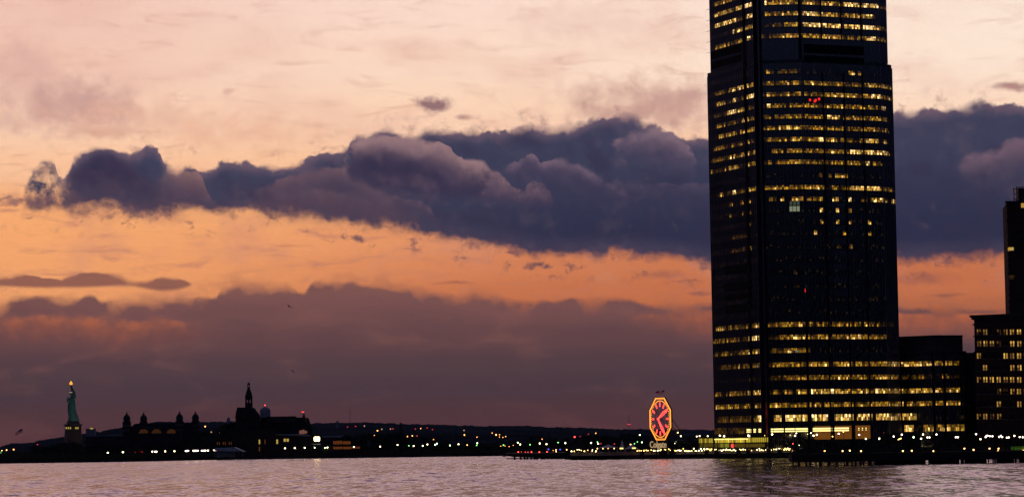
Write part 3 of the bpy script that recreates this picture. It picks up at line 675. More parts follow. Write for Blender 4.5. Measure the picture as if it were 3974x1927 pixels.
def facade(parent, p0, p1, rows, z_half, mod, seed, fins=True, sub=2, name='window_strip', out=.06, ztop=None, zbase=GZ, hgt=1.68, finw=.07, find=.22, litbits=LIT):
    """ribbon windows of one wall, from plan point p0 to p1 (left to right as seen from the river)"""
    rnd = random.Random(seed)
    a = Vector((p0[0], p0[1], 0)); b_ = Vector((p1[0], p1[1], 0)); L = (b_ - a).length; d = (b_ - a) / L; nrm = Vector((d.y, -d.x, 0))
    n = max(1, int(round(L / mod))); st = L / n
    for y, s_ in rows:
        zc = zrow(y); hh = hgt if y < 1000 else hgt * 1.10
        if y > 1600: hh = hgt * 1.6
        mb = MB(); cols = []
        segs = litbits[y]
        for i in range(n):
            c = a + d * (st * (i + .5)); px, _ = proj((c.x, c.y, zc))
            v = 0
            for x0, x1, vv in segs:
                if x0 <= px <= x1: v = vv; break
            if v == 0 and segs and (y < 660 or 1250 < y < 1600 or y == 726) and y != 277:
                fr = [q_ for q_ in segs if (q_[0] > 2962) == (px > 2962)]
                if fr and min(q_[0] for q_ in fr) - 6 < px < max(q_[1] for q_ in fr) + 6: v = rnd.choice((.6, 1.2, 2.0, 3.0)) if px > 2962 else rnd.choice((.6, 1.2, 2.0))
            room = rnd.random()
            for j in range(sub):
                u0 = st * (i + j / sub) + .05; u1 = st * (i + (j + 1) / sub) - .05
                zb = zc - hh / 2; zt = zc + hh / 2; zm = zb + hh * rnd.choice((.45, .55, .6, .6))
                vv = v
                if v and room < .08: vv = max(0.5, v - 3)
                if v and room > .92: vv = min(9, v + 2)
                lo = roomcol(vv, rnd, .8); up = roomcol(vv * (.62 if v < 7 else 1.05), rnd, .9)
                for (q0, q1, cc) in ((zb, zm - .04, lo), (zm + .04, zt, up)):
                    e0 = a + d * u0 + nrm * out; e1 = a + d * u1 + nrm * out
                    mb.add([(e0.x, e0.y, q0), (e1.x, e1.y, q0), (e1.x, e1.y, q1), (e0.x, e0.y, q1)], [(0, 1, 2, 3)]); cols.append(cc)
        o = mb.build(name, M['room'], parent)
        at = o.data.attributes.new('room', 'FLOAT_COLOR', 'FACE')
        buf = []
        for cc in cols: buf += [cc[0], cc[1], cc[2], 1.0]
        at.data.foreach_set('color', buf)
    if fins:
        mb = MB(); z0 = zbase; z1 = ztop
        for i in range(n * 2 + 1):
            c = a + d * (st * i / 2); w = finw if i % 2 == 0 else finw * .5; dd = find if i % 2 == 0 else find * .55
            cc = c + nrm * (dd / 2 + .01)
            mb.box((cc.x, cc.y, (z0 + z1) / 2), (w, dd, z1 - z0), 0, math.atan2(d.y, d.x))
        mb.build('mullion_screen', M['mullion'], parent)
ZTOP = 232.0
ZSET = P(3454, 250, 1126).z
tower = thing('office_tower', 'tall dark glass office tower with rows of yellow lit windows', 'skyscraper', (0, 0, 0))
A = planpt(2775, 1149); B = planpt(2957, 1113); C = planpt(2990, 1111); D = planpt(3139, 1110); E = planpt(3450, 1124); G = planpt(3496, 1132)
back = [(G[0] + 4.2, G[1] + 34), (A[0] + 30, A[1] + 26)]
mb = MB(); mb.prism([A, B, C, D, E, G] + back, GZ, ZSET); mb.build('lower_shaft', M['spandrel'], tower)
ins = 1.7
A2 = (A[0] + ins, A[1] + .9); G2 = (G[0] - ins, G[1] - .2)
dAB = Vector((B[0] - A[0], B[1] - A[1])).normalized(); A2 = (A[0] + dAB.x * ins * 1.9, A[1] + dAB.y * ins * 1.9)
G2 = (E[0] + (G[0] - E[0]) * .64, E[1] + (G[1] - E[1]) * .64)
mb = MB(); mb.prism([A2, B, C, D, E, G2, (back[0][0] - 2, back[0][1] - 2), (back[1][0] + 3, back[1][1] - 3)], ZSET, ZTOP); mb.build('upper_shaft', M['spandrel'], tower)
mb = MB(); mb.prism([A, B, C, D, E, G] + back, ZSET - .9, ZSET + .5); mb2 = mb
cx = sum(p[0] for p in (A, D, G)) / 3; cy = 1135
mb2.build('setback_ledge', M['dark_metal'], tower)
up = [r for r in ROWS if r[0] < 250]; lo = [r for r in ROWS if r[0] > 250]
# two wide walls and the chamfer ends
facade(tower, A, B, lo, 0, 1.5, 1, ztop=ZSET - .95)
facade(tower, C, D, lo, 0, 1.5, 3, ztop=ZSET - .95, name='window_strip')
facade(tower, D, E, lo, 0, 1.5, 4, ztop=ZSET - .95)
EXTRA_UP = [(-76, '780-2140:6 180-660:5'), (-119, '780-2140:5 180-660:5'), (-162, '780-1500:5'), (-205, '1200-2140:5'), (-248, '780-2140:4')]
for y, s_ in EXTRA_UP: LIT[y] = parse(s_, 2720.0)
up2 = EXTRA_UP + up
facade(tower, A2, B, up2, 0, 1.5, 6, ztop=ZTOP, zbase=ZSET + .55)
facade(tower, C, D, up2, 0, 1.5, 7, ztop=ZTOP, zbase=ZSET + .55)
facade(tower, D, E, up2, 0, 1.5, 8, ztop=ZTOP, zbase=ZSET + .55)
# the narrow recess and the far chamfer: fins only, with sparse lit panes
facade(tower, B, C, [], 0, 1.4, 9, ztop=ZTOP, zbase=GZ, finw=.1, find=.2)
facade(tower, E, G, [r for r in lo if r[0] < 800 or r[0] > 1250], 0, 1.3, 10, ztop=ZSET - .95, finw=.16, find=.35)
facade(tower, E, G2, [r for r in up if r[0] > 0], 0, 1.3, 11, ztop=ZTOP, zbase=ZSET + .55, finw=.16, find=.35)
def wallbox(p0, p1, t0, t1, z0, z1, thick, outd, mb, mi=0):
    a = Vector((p0[0], p0[1])); b_ = Vector((p1[0], p1[1])); d = (b_ - a); L = d.length; d = d / L; nrm = Vector((d.y, -d.x))
    c = a + d * (L * (t0 + t1) / 2) + nrm * (outd + thick / 2)
    mb.box((c.x, c.y, (z0 + z1) / 2), (L * (t1 - t0), thick, z1 - z0), mi, math.atan2(d.y, d.x))
# piers: dark vertical bands
pr = MB()
for p0, p1, t0, t1, za, zb in ((A, B, .80, .84, GZ, ZTOP), (B, C, .05, .42, GZ, ZTOP), (C, D, -.06, .0, GZ, ZTOP), (D, E, -.012, .012, GZ, zrow(1230)), (D, E, -.015, .015, ZSET + .6, ZTOP), (D, E, 0.266, 0.279, GZ, zrow(280)), (D, E, 0.529, 0.542, GZ, zrow(280)), (D, E, 0.764, 0.777, GZ, zrow(280)), (D, E, .262, .275, zrow(150), ZTOP), (D, E, .515, .528, zrow(150), ZTOP), (D, E, .765, .778, zrow(150), ZTOP)):
    wallbox(p0, p1, t0, t1, za, zb, .5, -.02, pr)
pr.build('pier', M['louvre'], tower)
M['pale_glass'] = mat('pale_bay_glass', (.02, .03, .045), .16, scale=.05); M['pale_glass'].node_tree.nodes['Principled BSDF'].inputs['IOR'].default_value = 3.2
q = MB()
for y, s_ in lo:
    if 400 < y < 1180: z_ = zrow(y); wallbox(D, E, .36, .56, z_ + .95, z_ + 3.4, .05, .0, q)
q.build('bay_panel', M['pale_glass'], tower)
# plant floor louvres
def louvre(p0, p1, t0, t1, ya, yb):
    q = MB(); z0 = zrow(yb); z1 = zrow(ya); wallbox(p0, p1, t0, t1, z0, z1, .34, .02, q)
    nn = int((z1 - z0) / .5)
    for k in range(nn): wallbox(p0, p1, t0, t1, z0 + .5 * k + .1, z0 + .5 * k + .18, .06, .36, q)
    q.build('louvre_panel', M['louvre'], tower)
louvre(D, E, .055, .80, 172, 206); louvre(D, E, .055, .80, 216, 241)
louvre(A, B, .10, .74, 152, 180); louvre(A, B, .10, .74, 194, 219)
for ya, yb in ((1012, 1046), (1080, 1112), (1128, 1148), (1168, 1200)): louvre(A, B, .30, .86, ya, yb)
# floor edges
q = MB()
for y, s_ in ROWS + EXTRA_UP:
    z = zrow(y + 12)
    for p0, p1 in ((A, B), (C, D), (D, E)): wallbox(p0, p1, 0.0, 1.0, z - .10, z + .02, .10, .10, q)
q.build('floor_edge', M['dark_metal'], tower)
# a pale room over two floors, red machinery lamps, screens
def litpane(px, ya, yb, w, matl, name, p0=D, p1=E, outd=.16):
    zc = (zrow(ya) + zrow(yb)) / 2; best = None
    for k in range(400):
        t = k / 399; x = p0[0] + (p1[0] - p0[0]) * t; yy = p0[1] + (p1[1] - p0[1]) * t
        e = abs(proj((x, yy, zc))[0] - px)
        if best is None or e < best[0]: best = (e, t)
    t = best[1]; L = math.hypot(p1[0] - p0[0], p1[1] - p0[1]); h2 = w / L / 2
    q = MB(); wallbox(p0, p1, t - h2, t + h2, zrow(yb), zrow(ya), .06, outd, q); return q.build(name, matl, tower)
M['pale_room'] = glow('pale_room', (.62, .72, .45), .30, (.1, .1, .1)); M['pale_room_dim'] = glow('pale_room_dim', (.5, .62, .42), .09, (.1, .1, .1)); M['screen'] = glow('screen_blue', (.1, .45, .6), .4, (.05, .05, .05))
M['roomred'] = glow('machine_red', (1, .03, .02), 1.1, (.1, .02, .02))
for dx in (0, 14, 28): litpane(3070 + dx, 800, 820, 1.25, M['pale_room'], 'window', C, D)
for dx in (0, 14, 28): litpane(3070 + dx, 780, 796, 1.1, M['pale_room_dim'], 'window', C, D)
for px, y in ((3143, 388), (3165, 388), (3178, 383), (3161, 392)): litpane(px, y - 4, y + 5, .9, M['roomred'], 'red_lamp')
litpane(3092, 1359, 1365, .9, M['screen'], 'screen', C, D); litpane(2940, 1413, 1418, .8, M['screen'], 'screen', A, B)
litpane(3125, 1120, 1134, .35, M['roomred'], 'red_lamp', C, D)
# ground floor hall: bright ceiling strips, lobby glow put into emissive panes, columns
HAL = MB()
for x0, x1 in ((2900, 2911), (2914, 2936)): pass
def bar(p0, p1, x0, x1, ya, yb, matl, name, outd=.2):
    zc = (zrow(ya) + zrow(yb)) / 2; ts = []
    for px in (x0, x1):
        best = (1e9, 0)
        for k in range(800):
            t = k / 799; x = p0[0] + (p1[0] - p0[0]) * t; yy = p0[1] + (p1[1] - p0[1]) * t; e = abs(proj((x, yy, zc))[0] - px)
            if e < best[0]: best = (e, t)
        ts.append(best[1])
    q = MB(); wallbox(p0, p1, ts[0], ts[1], zrow(yb), zrow(ya), .08, outd, q); return q.build(name, matl, tower)
M['hall'] = glow('hall_ceiling_light', (1, .80, .26), 1.7); M['lobby_glow'] = glow('hall_lobby_glow', (1, .34, .04), .15, (.1, .05, .02))
for p0, p1, x0, x1 in ((A, B, 2900, 2912), (A, B, 2915, 2935), (A, B, 2946, 2955), (C, D, 2992, 3001), (C, D, 3003, 3041), (C, D, 3047, 3084), (C, D, 3087, 3136), (D, E, 3154, 3228), (D, E, 3238, 3293)):
    bar(p0, p1, x0, x1, 1659, 1665, M['hall'], 'ceiling_light'); bar(p0, p1, x0, x1, 1668, 1673, M['hall'], 'ceiling_light')
for x in (3332, 3346, 3360): bar(D, E, x - 2, x + 2, 1661, 1664, M['hall'], 'ceiling_light'); bar(D, E, x - 2, x + 2, 1668, 1671, M['hall'], 'ceiling_light')
for p0, p1, x0, x1 in ((D, E, 3160, 3228), (D, E, 3240, 3308), (D, E, 3320, 3382)): bar(p0, p1, x0, x1, 1652, 1704, M['lobby_glow'], 'hall_window', .12)

# ---- low wing attached on the right of the tower
wing = thing('office_wing', 'low dark office block against the right foot of the glass tower, with lit window rows', 'office building', (0, 0, 0))
W1 = (G[0] + 1.0, 1137.0); W2 = planpt(3634, 1128); W3 = planpt(3757, 1131)
zR = P(3628, 1304, 1128).z
mb = MB(); mb.prism([W1, W2, W3, (W3[0] + 6, 1175), (W1[0] + 10, 1175)], GZ, zR - 6.2); mb.build('lower_block', M['spandrel'], wing)
mb = MB(); mb.prism([(W1[0], 1139), W2, (W3[0] - .9, 1133), (W3[0] + 4, 1170), (W1[0] + 10, 1172)], zR - 6.2, zR); mb.build('upper_block', M['granite'], wing)
mb = MB(); mb.prism([(W1[0] - .1, 1138.8), (W2[0], W2[1] - .3), (W3[0] - .7, 1132.8), (W3[0] - .6, 1136), (W2[0], W2[1] + 2), (W1[0], 1143)], zR, zR + .5); mb.build('parapet', M['dark_metal'], wing)
wr = [r for r in ROWS if r[0] >= 1412]
facade(wing, W1, W2, wr, 0, 1.5, 21, ztop=zR - 8)
facade(wing, W2, W3, wr, 0, 1.5, 22, ztop=zR - 8)
q = MB()
for p0, p1, t0, t1 in ((W1, W2, .0, .05), (W2, W3, .26, .33), (W2, W3, .92, 1.0), (W1, W2, .93, 1.0)): wallbox(p0, p1, t0, t1, GZ, zR - 6.3, .5, -.02, q)
q.build('pier', M['louvre'], wing)
q = MB(); q.tube((W3[0] - 4, 1140, zR), (W3[0] - 4, 1140, zR + 2.2), .08, .04, 5); q.build('roof_mast', M['dark_metal'], wing)
# link block between the wing and the brick building
lk = thing('link_block', 'narrow dark block joining the low wing to the corniced brick building', 'building', (0, 0, 0))
zL = P(3775, 1367, 1140).z
mb = MB(); mb.prism([(W3[0] + .6, 1140), (planpt(3800, 1140)[0], 1140), (planpt(3800, 1140)[0], 1165), (W3[0] + .6, 1165)], GZ, zL); mb.build('wall', M['granite'], lk)
for k in range(7): MB().box((W3[0] + 2.2, 1139.85, 12 + k * 4), (1.6, .2, 1.5)).build('window', M['spandrel'], lk)

# ---- brick building with cornice
bk = thing('brick_building', 'dark brick building with a jutting cornice and paired narrow yellow windows', 'building', (0, 0, 0))
BY = 1120.0
b0 = planpt(3792, BY); zc0 = P(3790, 1222, BY).z
b1 = (b0[0] + 46, BY - 26.0)              # wall comes nearer towards the right
dB = Vector((b1[0] - b0[0], b1[1] - b0[1])).normalized(); nB = Vector((dB.y, -dB.x))
mb = MB(); mb.prism([b0, b1, (b1[0] + 16, b1[1] + 50), (b0[0] + 16, b0[1] + 45)], GZ, zc0 - 1.4); mb.build('wall', M['brick'], bk)
def offp(p, o, s=0): return (p[0] + nB.x * o + dB.x * s, p[1] + nB.y * o + dB.y * s)
mb = MB()
mb.prism([offp(b0, 1.6, -1.3), offp(b1, 1.6, 1), offp(b1, -6, 1), offp(b0, -6, -1.3)], zc0 - 1.0, zc0)
mb.prism([offp(b0, .9, -.8), offp(b1, .9, 1), offp(b1, -5, 1), offp(b0, -5, -.8)], zc0 - 1.9, zc0 - 1.0)
mb.prism([offp(b0, .5, -.5), offp(b1, .5, 1), offp(b1, -5, 1), offp(b0, -5, -.5)], zc0 - 4.2, zc0 - 3.6)
for k in range(15): c_ = offp(b0, 1.6, k * 3.4); mb.box((c_[0], c_[1], zc0 - 1.5), (.5, .9, .9), 0, math.atan2(dB.y, dB.x))
mb.build('cornice', M['granite'], bk)
mb = MB()
for z in (zc0 - 9, zc0 - 15.5, zc0 - 24): 
    mb.prism([offp(b0, .45, -.45), offp(b1, .45, 1), offp(b1, -2, 1), offp(b0, -2, -.45)], z, z + .45)
mb.build('string_course', M['granite'], bk)
BCOL = [3800, 3824, 3850, 3877, 3903, 3928.5, 3955.7, 3983]
BROW = [1287, 1332, 1379, 1425, 1471.5, 1517, 1566, 1614]
BL = ['23012460', '34420453', '30005353', '04000453', '34444450', '00021342', '00040033', '23230000']
rb = random.Random(12)
M['bwin'] = [mat('brick_window_dark', (.01, .01, .015), .1, spec=.5)] + [glow('brick_window_%d' % k, (1, .60 - .03 * (6 - k), .10), e, (.05, .04, .02)) for k, e in ((1, .03), (2, .10), (3, .24), (4, .42), (5, .75), (6, .9))]
for mm in M['bwin']: mm.cycles.emission_sampling = 'NONE'
for j, y in enumerate(BROW):
    for i, px in enumerate(BCOL):
        v = int(BL[j][i]); t = (px - 3792) / (4060 - 3792)
        z = P(px, y - (3900 - px) * .0, BY - t * 18).z
        # centre of the pair along the wall
        bestt = min((abs(proj((b0[0] + dB.x * u * .25, b0[1] + dB.y * u * .25, z))[0] - px), u) for u in range(0, 210))[1] * .25
        mw = MB()
        for s2, hh in ((-.55, 0), (.55, 0)):
            c_ = offp(b0, .03, bestt + s2); mw.box((c_[0], c_[1], z + .55), (.55, .14, 1.0), 0 if s2 < 0 else 1, math.atan2(dB.y, dB.x)); mw.box((c_[0], c_[1], z - .6), (.55, .14, 1.1), 2 if s2 < 0 else 3, math.atan2(dB.y, dB.x))
        vs4 = [min(6, max(0, v + rb.choice((-1, 0, 0, 1) if v else (0,)))) for _ in range(2)]; w_ = mw.build('window', [M['bwin'][vs4[0]], M['bwin'][vs4[1]], M['bwin'][max(0, vs4[0] - rb.choice((0, 1, 2)))], M['bwin'][max(0, vs4[1] - rb.choice((0, 1, 2)))]], bk)
        sm = MB(); c_ = offp(b0, .1, bestt); sm.box((c_[0], c_[1], z - 1.25), (2.1, .35, .2), 0, math.atan2(dB.y, dB.x)); sm.build('sill', M['stone'], w_)
# ---- tall slab behind it
ts = thing('apartment_tower', 'black high-rise with one glowing window cut by the right edge of the picture', 'high-rise', (0, 0, 0))
TY = 1150.0
zT = P(3908, 786, TY).z
x0 = P(3919, 1200, TY).x
mb = MB(); mb.prism([(x0, TY), (x0 + 34, TY - 4), (x0 + 36, TY + 30), (x0 + 4, TY + 32)], GZ, zT); mb.build('wall', M['brick'], ts)
mb = MB()
for k in range(60):
    z = zT - 1.5 - k * 2.9
    if z < 60: break
    mb.box((x0 - .15, TY + .2, z), (.9, 1.6, .5)); mb.box((x0 + 17, TY - 2.3, z + 1.2), (33.4, .5, .25), 0, -.117)
mb.build('balcony_edge', M['granite'], ts)
mb = MB(); mb.box((x0 + 17, TY + 4, zT + .4), (34, 1, 1.2)); mb.tube((x0 + 1.2, TY + 1, zT), (x0 + 1.2, TY + 1, zT + 1.8), .1, .05, 5); mb.tube((x0 + 4.5, TY + 1, zT), (x0 + 4.5, TY + 1, zT + 1.4), .3, .3, 5); mb.tube((x0 + 7.4, TY + 1, zT), (x0 + 7.4, TY + 1, zT + 2.5), .5, .5, 6); mb.build('roof_vent', M['dark_metal'], ts)
zq = P(3950, 722, TY).z
mb = MB()
for k in range(4):
    for dy in (0, 7): mb.box((x0 + 4.8 + k * 7.5, TY + 2 + dy, (zT + zq) / 2), (.35, .35, zq - zT))
for z in (zT + 2.2, zT + 4.4, zq - .3): mb.box((x0 + 16.3, TY + 2, z), (23, .3, .3)); mb.box((x0 + 16.3, TY + 9, z), (23, .3, .3))
mb.box((x0 + 16.6, TY + 6, (zT + zq) / 2 - .2), (22, 5, zq - zT - .6)); mb.build('plant_screen', M['dark_metal'], ts)
def twin(px, py, w, h, mt):
    p = P(px, py, TY - 1.6); q = MB(); q.box((p.x, TY - .12 - (p.x - x0) * .117, p.z), (w, .2, h), 0, -.117); return q.build('window', mt, ts)
twin(3925, 965, 2.4, 1.5, M['win_yellow']); twin(3972, 796, 1.8, 2.0, M['bwin'][4]); twin(3929, 1074, 2.0, 1.6, M['bwin'][1]); twin(3960, 900, 2.0, 1.5, M['bwin'][0])
w_ = twin(3917.5, 965, .7, 1.3, M['bwin'][4])
# ================================================================== the octagonal neon clock
CY = 1088.0
c0 = P(2566, 1624, CY)
TH = R(63.3)                               # the dial is turned away from the river view
S = 163.0 / F * CY                         # full height of the octagon
clock = thing('octagonal_clock', 'giant octagonal open-frame clock outlined in orange neon with red hands, on the shore', 'clock', (c0.x, CY, GZ), -TH)
zc = c0.z - GZ
def cp(u, v, o=0.0): return (u, -o, zc + v)   # u along dial, v up, o towards the viewer
h = S / 2; k = h * .4142
OCT = [(-k, h), (k, h), (h, k), (h, -k), (k, -h), (-k, -h), (-h, -k), (-h, k)]
def ringtube(pts, r, o, mbq, mi=0):
    for i in range(len(pts)):
        a = pts[i]; b_ = pts[(i + 1) % len(pts)]; mbq.tube(cp(a[0], a[1], o), cp(b_[0], b_[1], o), r, r, 6, mi)
q = MB(); ringtube(OCT, .30, 0, q); ringtube([(x * .93, y * .93) for x, y in OCT], .16, 0, q)
for v in (-.55, 0, .55): q.tube(cp(-h, v * h * .7), cp(h, v * h * .7), .10, .10, 5)
for u in (-.5, 0, .5): q.tube(cp(u * h, -h * .93), cp(u * h, h * .93), .10, .10, 5)
q.build('frame', M['dark_metal'], clock)
q = MB(); ringtube([(x * .985, y * .985) for x, y in OCT], .15, .45, q); q.build('neon_outline', M['neon_orange'], clock)
q = MB(); ringtube([(x * .93, y * .93) for x, y in OCT], .06, .45, q); q.build('neon_inner_outline', M['neon_orange'], clock)
q = MB()                                    # minute dots and the arcs at top and bottom
for i in range(60):
    t = 2 * math.pi * i / 60; r_ = h * .86
    u = r_ * math.sin(t); v = r_ * math.cos(t)
    if abs(math.degrees(math.atan2(math.sin(t), math.cos(t)))) < 34 or abs(math.degrees(math.atan2(math.sin(t), math.cos(t)))) > 146: continue
    q.ball(cp(u, v, .45), .16, 0, 6, 4)
q.build('minute_marks', M['neon_orange'], clock)
q = MB()
for s_ in (1, -1):
    pts = [(h * .86 * math.sin(R(a)), s_ * h * .86 * math.cos(R(a))) for a in range(-36, 37, 6)]
    for a, b_ in zip(pts, pts[1:]): q.tube(cp(a[0], a[1], .45), cp(b_[0], b_[1], .45), .13, .13, 5)
q.build('neon_arc', M['neon_orange'], clock)
for i in range(12):
    t = 2 * math.pi * i / 12; q = MB()
    for off in (-.22, .22):
        a = (h * .58 * math.sin(t) + off * math.cos(t), h * .58 * math.cos(t) - off * math.sin(t)); b_ = (h * .79 * math.sin(t) + off * math.cos(t), h * .79 * math.cos(t) - off * math.sin(t))
        q.tube(cp(a[0], a[1], .5), cp(b_[0], b_[1], .5), .14, .14, 5)
    q.build('hour_mark', M['neon_red'], clock)
def hand(px, py, name, wdt):
    u1 = ((px - 2566) / F * CY) / math.cos(TH); v1 = (1624 - py) / F * CY
    u0 = ((2558 - 2566) / F * CY) / math.cos(TH) * .55; v0 = 0
    L = math.hypot(u1 - u0, v1 - v0); du, dv = (u1 - u0) / L, (v1 - v0) / L; nx_, ny_ = -dv, du
    pts = [(u0, v0), (u0 + du * L * .62 + nx_ * wdt, v0 + dv * L * .62 + ny_ * wdt), (u1, v1), (u0 + du * L * .62 - nx_ * wdt, v0 + dv * L * .62 - ny_ * wdt)]
    q = MB(); q.tube(cp(u0, v0, .72), cp(u1, v1, .72), .16, .10, 5); q.build(name, M['black_paint'], clock)
    q = MB()
    for a, b_ in zip(pts, pts[1:] + pts[:1]): q.tube(cp(a[0], a[1], .95), cp(b_[0], b_[1], .95), .20, .20, 5)
    q.tube(cp(u0, v0, 1.0), cp(u1, v1, 1.0), .10, .10, 5)
    q.build(name + '_neon', M['neon_red'], clock)
hand(2594, 1588, 'hour_hand', .62); hand(2585, 1686, 'minute_hand', .62)
q = MB(); q.ball(cp(-1.0, 0, .9), .5, 0, 8, 6); q.build('hub', M['neon_red'], clock)
# back stays
q = MB()
for u in (-h * .5, h * .5):
    top = cp(u, h * .35, -.3); ft = (u, 13.5, 0); q.tube(top, ft, .16, .16, 5); q.tube(cp(u, -h * .2, -.3), (u, 9.0, zc * .45), .10, .10, 5); q.tube(cp(u, -h, -.3), (u, 11.0, zc * .3), .10, .10, 5)
    q.tube(cp(u, -h, 0), (u, 0, 0), .22, .22, 6); q.tube((u, 6.8, zc * .72), (u, 0, zc - h), .09, .09, 5)
for zf, yy in ((.3, 9.8), (.6, 7.2), (.85, 3.6)): q.tube((-h * .5, yy, zc * zf + 1.4), (h * .5, yy, zc * zf + 1.4), .09, .09, 5)
q.build('stay', M['dark_metal'], clock)
# name board under the dial
zs = P(2556, 1724, CY).z - GZ
fc = bpy.data.curves.new('letters', 'FONT'); fc.body = 'Colgate'; fc.size = 3.7; fc.extrude = .12; fc.align_x = 'CENTER'; fc.align_y = 'CENTER'; fc.offset = .03
fc.materials.append(M['sign_white'])
board = thing('name_board', 'board with glowing white letters standing under the neon clock', 'sign', (P(2556, 1724, CY - 3).x, CY - 3, GZ), -R(40))
tmp = bpy.data.objects.new('letters_curve', fc); col.objects.link(tmp); bpy.context.view_layer.update()
fme = bpy.data.meshes.new_from_object(tmp.evaluated_get(bpy.context.evaluated_depsgraph_get())); bpy.data.objects.remove(tmp)
fo = bpy.data.objects.new('letters', fme); col.objects.link(fo); fo.parent = board; fo.location = (0, -.35, zs); fo.rotation_euler = (R(90), 0, 0); fo.scale = (.72, 1, 1)
q = MB(); q.box((0, 0, zs), (9.0, .25, 3.3)); 
for u in (-3.6, 0, 3.6): q.box((u, .3, zs / 2), (.2, .2, zs + 1.5))
q.build('panel', M['dark_metal'], board)
# flags on staffs
def flag(px_pole, ytop, ybase, Y, wpx, hpx, label, poleg=GZ, lean=-1, droop=.3, zb=None, us=True):
    p = P(px_pole, ytop, Y); pb = P(px_pole, ybase, Y); zb = pb.z if zb is None else zb
    r = thing('flag', label, 'flag', (p.x, Y, zb))
    H = p.z - zb; w = wpx / F * Y; hh = hpx / F * Y
    q = MB(); q.tube((0, 0, 0), (0, 0, H), max(.06, w * .012), max(.04, w * .008), 6); q.ball((0, 0, H + .1), max(.1, w * .02)); q.build('pole', M['steel'], r)
    cl = MB(); nx_, nz_ = 10, 13
    def pt(i, j):
        u = i / nx_; v = j / nz_
        return (lean * u * w, math.sin(u * 7 + v) * w * .05, H - .15 - v * hh * (1 - .12 * u) - u * droop * hh + math.sin(u * 5.5) * hh * .05)
    for i in range(nx_):
        for j in range(nz_):
            mi = (0 if j % 2 == 0 else 1) if not (us and i < nx_ * .42 and j < 7) else 2
            if not us: mi = 2 if j < 7 else 0
            a, b_, c_, d_ = pt(i, j), pt(i + 1, j), pt(i + 1, j + 1), pt(i, j + 1)
            cl.add([a, b_, c_, d_, ], [(0, 1, 2, 3)], mi)
    cl.build('cloth', [M['red_cloth'], M['white_cloth'], M['blue_cloth']], r)
    return r
flag(2577.5, 1511, 1543, CY, 17, 11, 'striped flag blowing left above the neon clock, the right one of two', droop=.35)
flag(2558, 1514, 1543, CY, 13, 9, 'small pennant-like flag above the neon clock, the left one of two', droop=.2, us=False)
flag(86.5, 1661, 1730, 3420, 27, 15, 'stars and stripes flying from a tall pole left of the statue', droop=.85, zb=GZ)

# ================================================================== the statue on its pedestal
SY = 3500.0
def zx(x, o=0.0): return o + x / 3.1229
def SP(x, y, ox=0, oy=1430): return P(ox + x / 3.1229, oy + y / 3.1229, SY)
base_p = SP(886, 950)
statue = thing('statue', 'green copper robed statue raising a glowing torch on a floodlit pedestal', 'statue', (base_p.x, SY, GZ))
def sl(x, y, Y=SY):
    p = P(x / 3.1229, 1430 + y / 3.1229, Y); return (p.x - base_p.x, p.z - GZ)
rings = []
for y, x0_, x1_, dp in ((628, 828, 962, 1), (605, 829, 955, 1), (575, 831, 944, .95), (540, 829, 928, .95), (500, 822, 918, .9), (455, 822, 916, .85), (415, 828, 912, .8), (385, 836, 908, .75), (355, 846, 904, .7), (335, 855, 903, .62), (322, 864, 900, .5), (314, 868, 886, .5)):
    a = sl(x0_, y); b_ = sl(x1_, y); rings.append(((a[0] + b_[0]) / 2, 0, a[1], (b_[0] - a[0]) / 2, (b_[0] - a[0]) / 2 * dp))
q = MB()
n = 28; vs = []
for ri, (cx_, cy_, z_, rx, ry) in enumerate(rings):
    for k_ in range(n):
        t = 2 * math.pi * k_ / n; fold = 1 + .05 * math.sin(k_ * 3.1 + ri * .5) * (1 if ri < 8 else .2)
        vs.append((cx_ + rx * fold * math.cos(t), cy_ + ry * fold * math.sin(t), z_))
fs = [(i * n + k_, i * n + (k_ + 1) % n, (i + 1) * n + (k_ + 1) % n, (i + 1) * n + k_) for i in range(len(rings) - 1) for k_ in range(n)]
q.add(vs, fs + [tuple(range(n))[::-1], tuple(range((len(rings) - 1) * n, len(rings) * n))])
hd = sl(866, 300); q.ball((hd[0], -.2, hd[1]), 2.4, 0, 12, 8, 1.25)
q.tube((hd[0] + .4, 0, hd[1] - 1.5), (hd[0] + 1.0, 0, hd[1] - 4.5), 1.2, 1.6, 10)
q.tube((hd[0] - 2.2, -.3, hd[1] - .3), (hd[0] - 3.0, -.4, hd[1] - .5), .5, .2, 6)
a = sl(896, 338); b_ = sl(893, 290); c_ = sl(876, 250); d_ = sl(864, 214)
q.ball((a[0], 0, a[1]), 2.9, 0, 10, 6)
q.tube((a[0], 0, a[1]), (b_[0], 0, b_[1]), 2.7, 2.1, 10); q.ball((b_[0], 0, b_[1]), 2.1, 0, 10, 6); q.tube((b_[0], 0, b_[1]), (c_[0], 0, c_[1]), 2.1, 1.5, 10); q.tube((c_[0], 0, c_[1]), (d_[0], 0, d_[1]), 1.5, 1.1, 10); q.ball((d_[0], 0, d_[1]), 1.3, 0, 8, 6)
e_ = sl(880, 350); f_ = sl(835, 395); q.tube((e_[0], -2.2, e_[1]), (f_[0], -2.6, f_[1]), 2.4, 1.6, 8); q.ball((f_[0], -2.6, f_[1]), 1.8)
q.build('figure', M['copper'], statue, smooth=True)
q = MB()
for k_ in range(7):
    t = R(-60 + 20 * k_ + 90); q.tube((hd[0], -.2, hd[1] + 1.8), (hd[0] + 4.2 * math.cos(t) * .55, -.2 + 2.6 * math.cos(t), hd[1] + 1.2 + 3.6 * math.sin(t)), .28, .06, 5)
q.build('crown_rays', M['copper'], statue)
q = MB(); 
for k_ in range(5): q.box((hd[0] - 1.9 + k_ * .7, -2.0 - .2 * (2 - abs(k_ - 2)), hd[1] + 1.5), (.5, .3, .8))
q.build('crown_windows', M['crown_light'], statue)
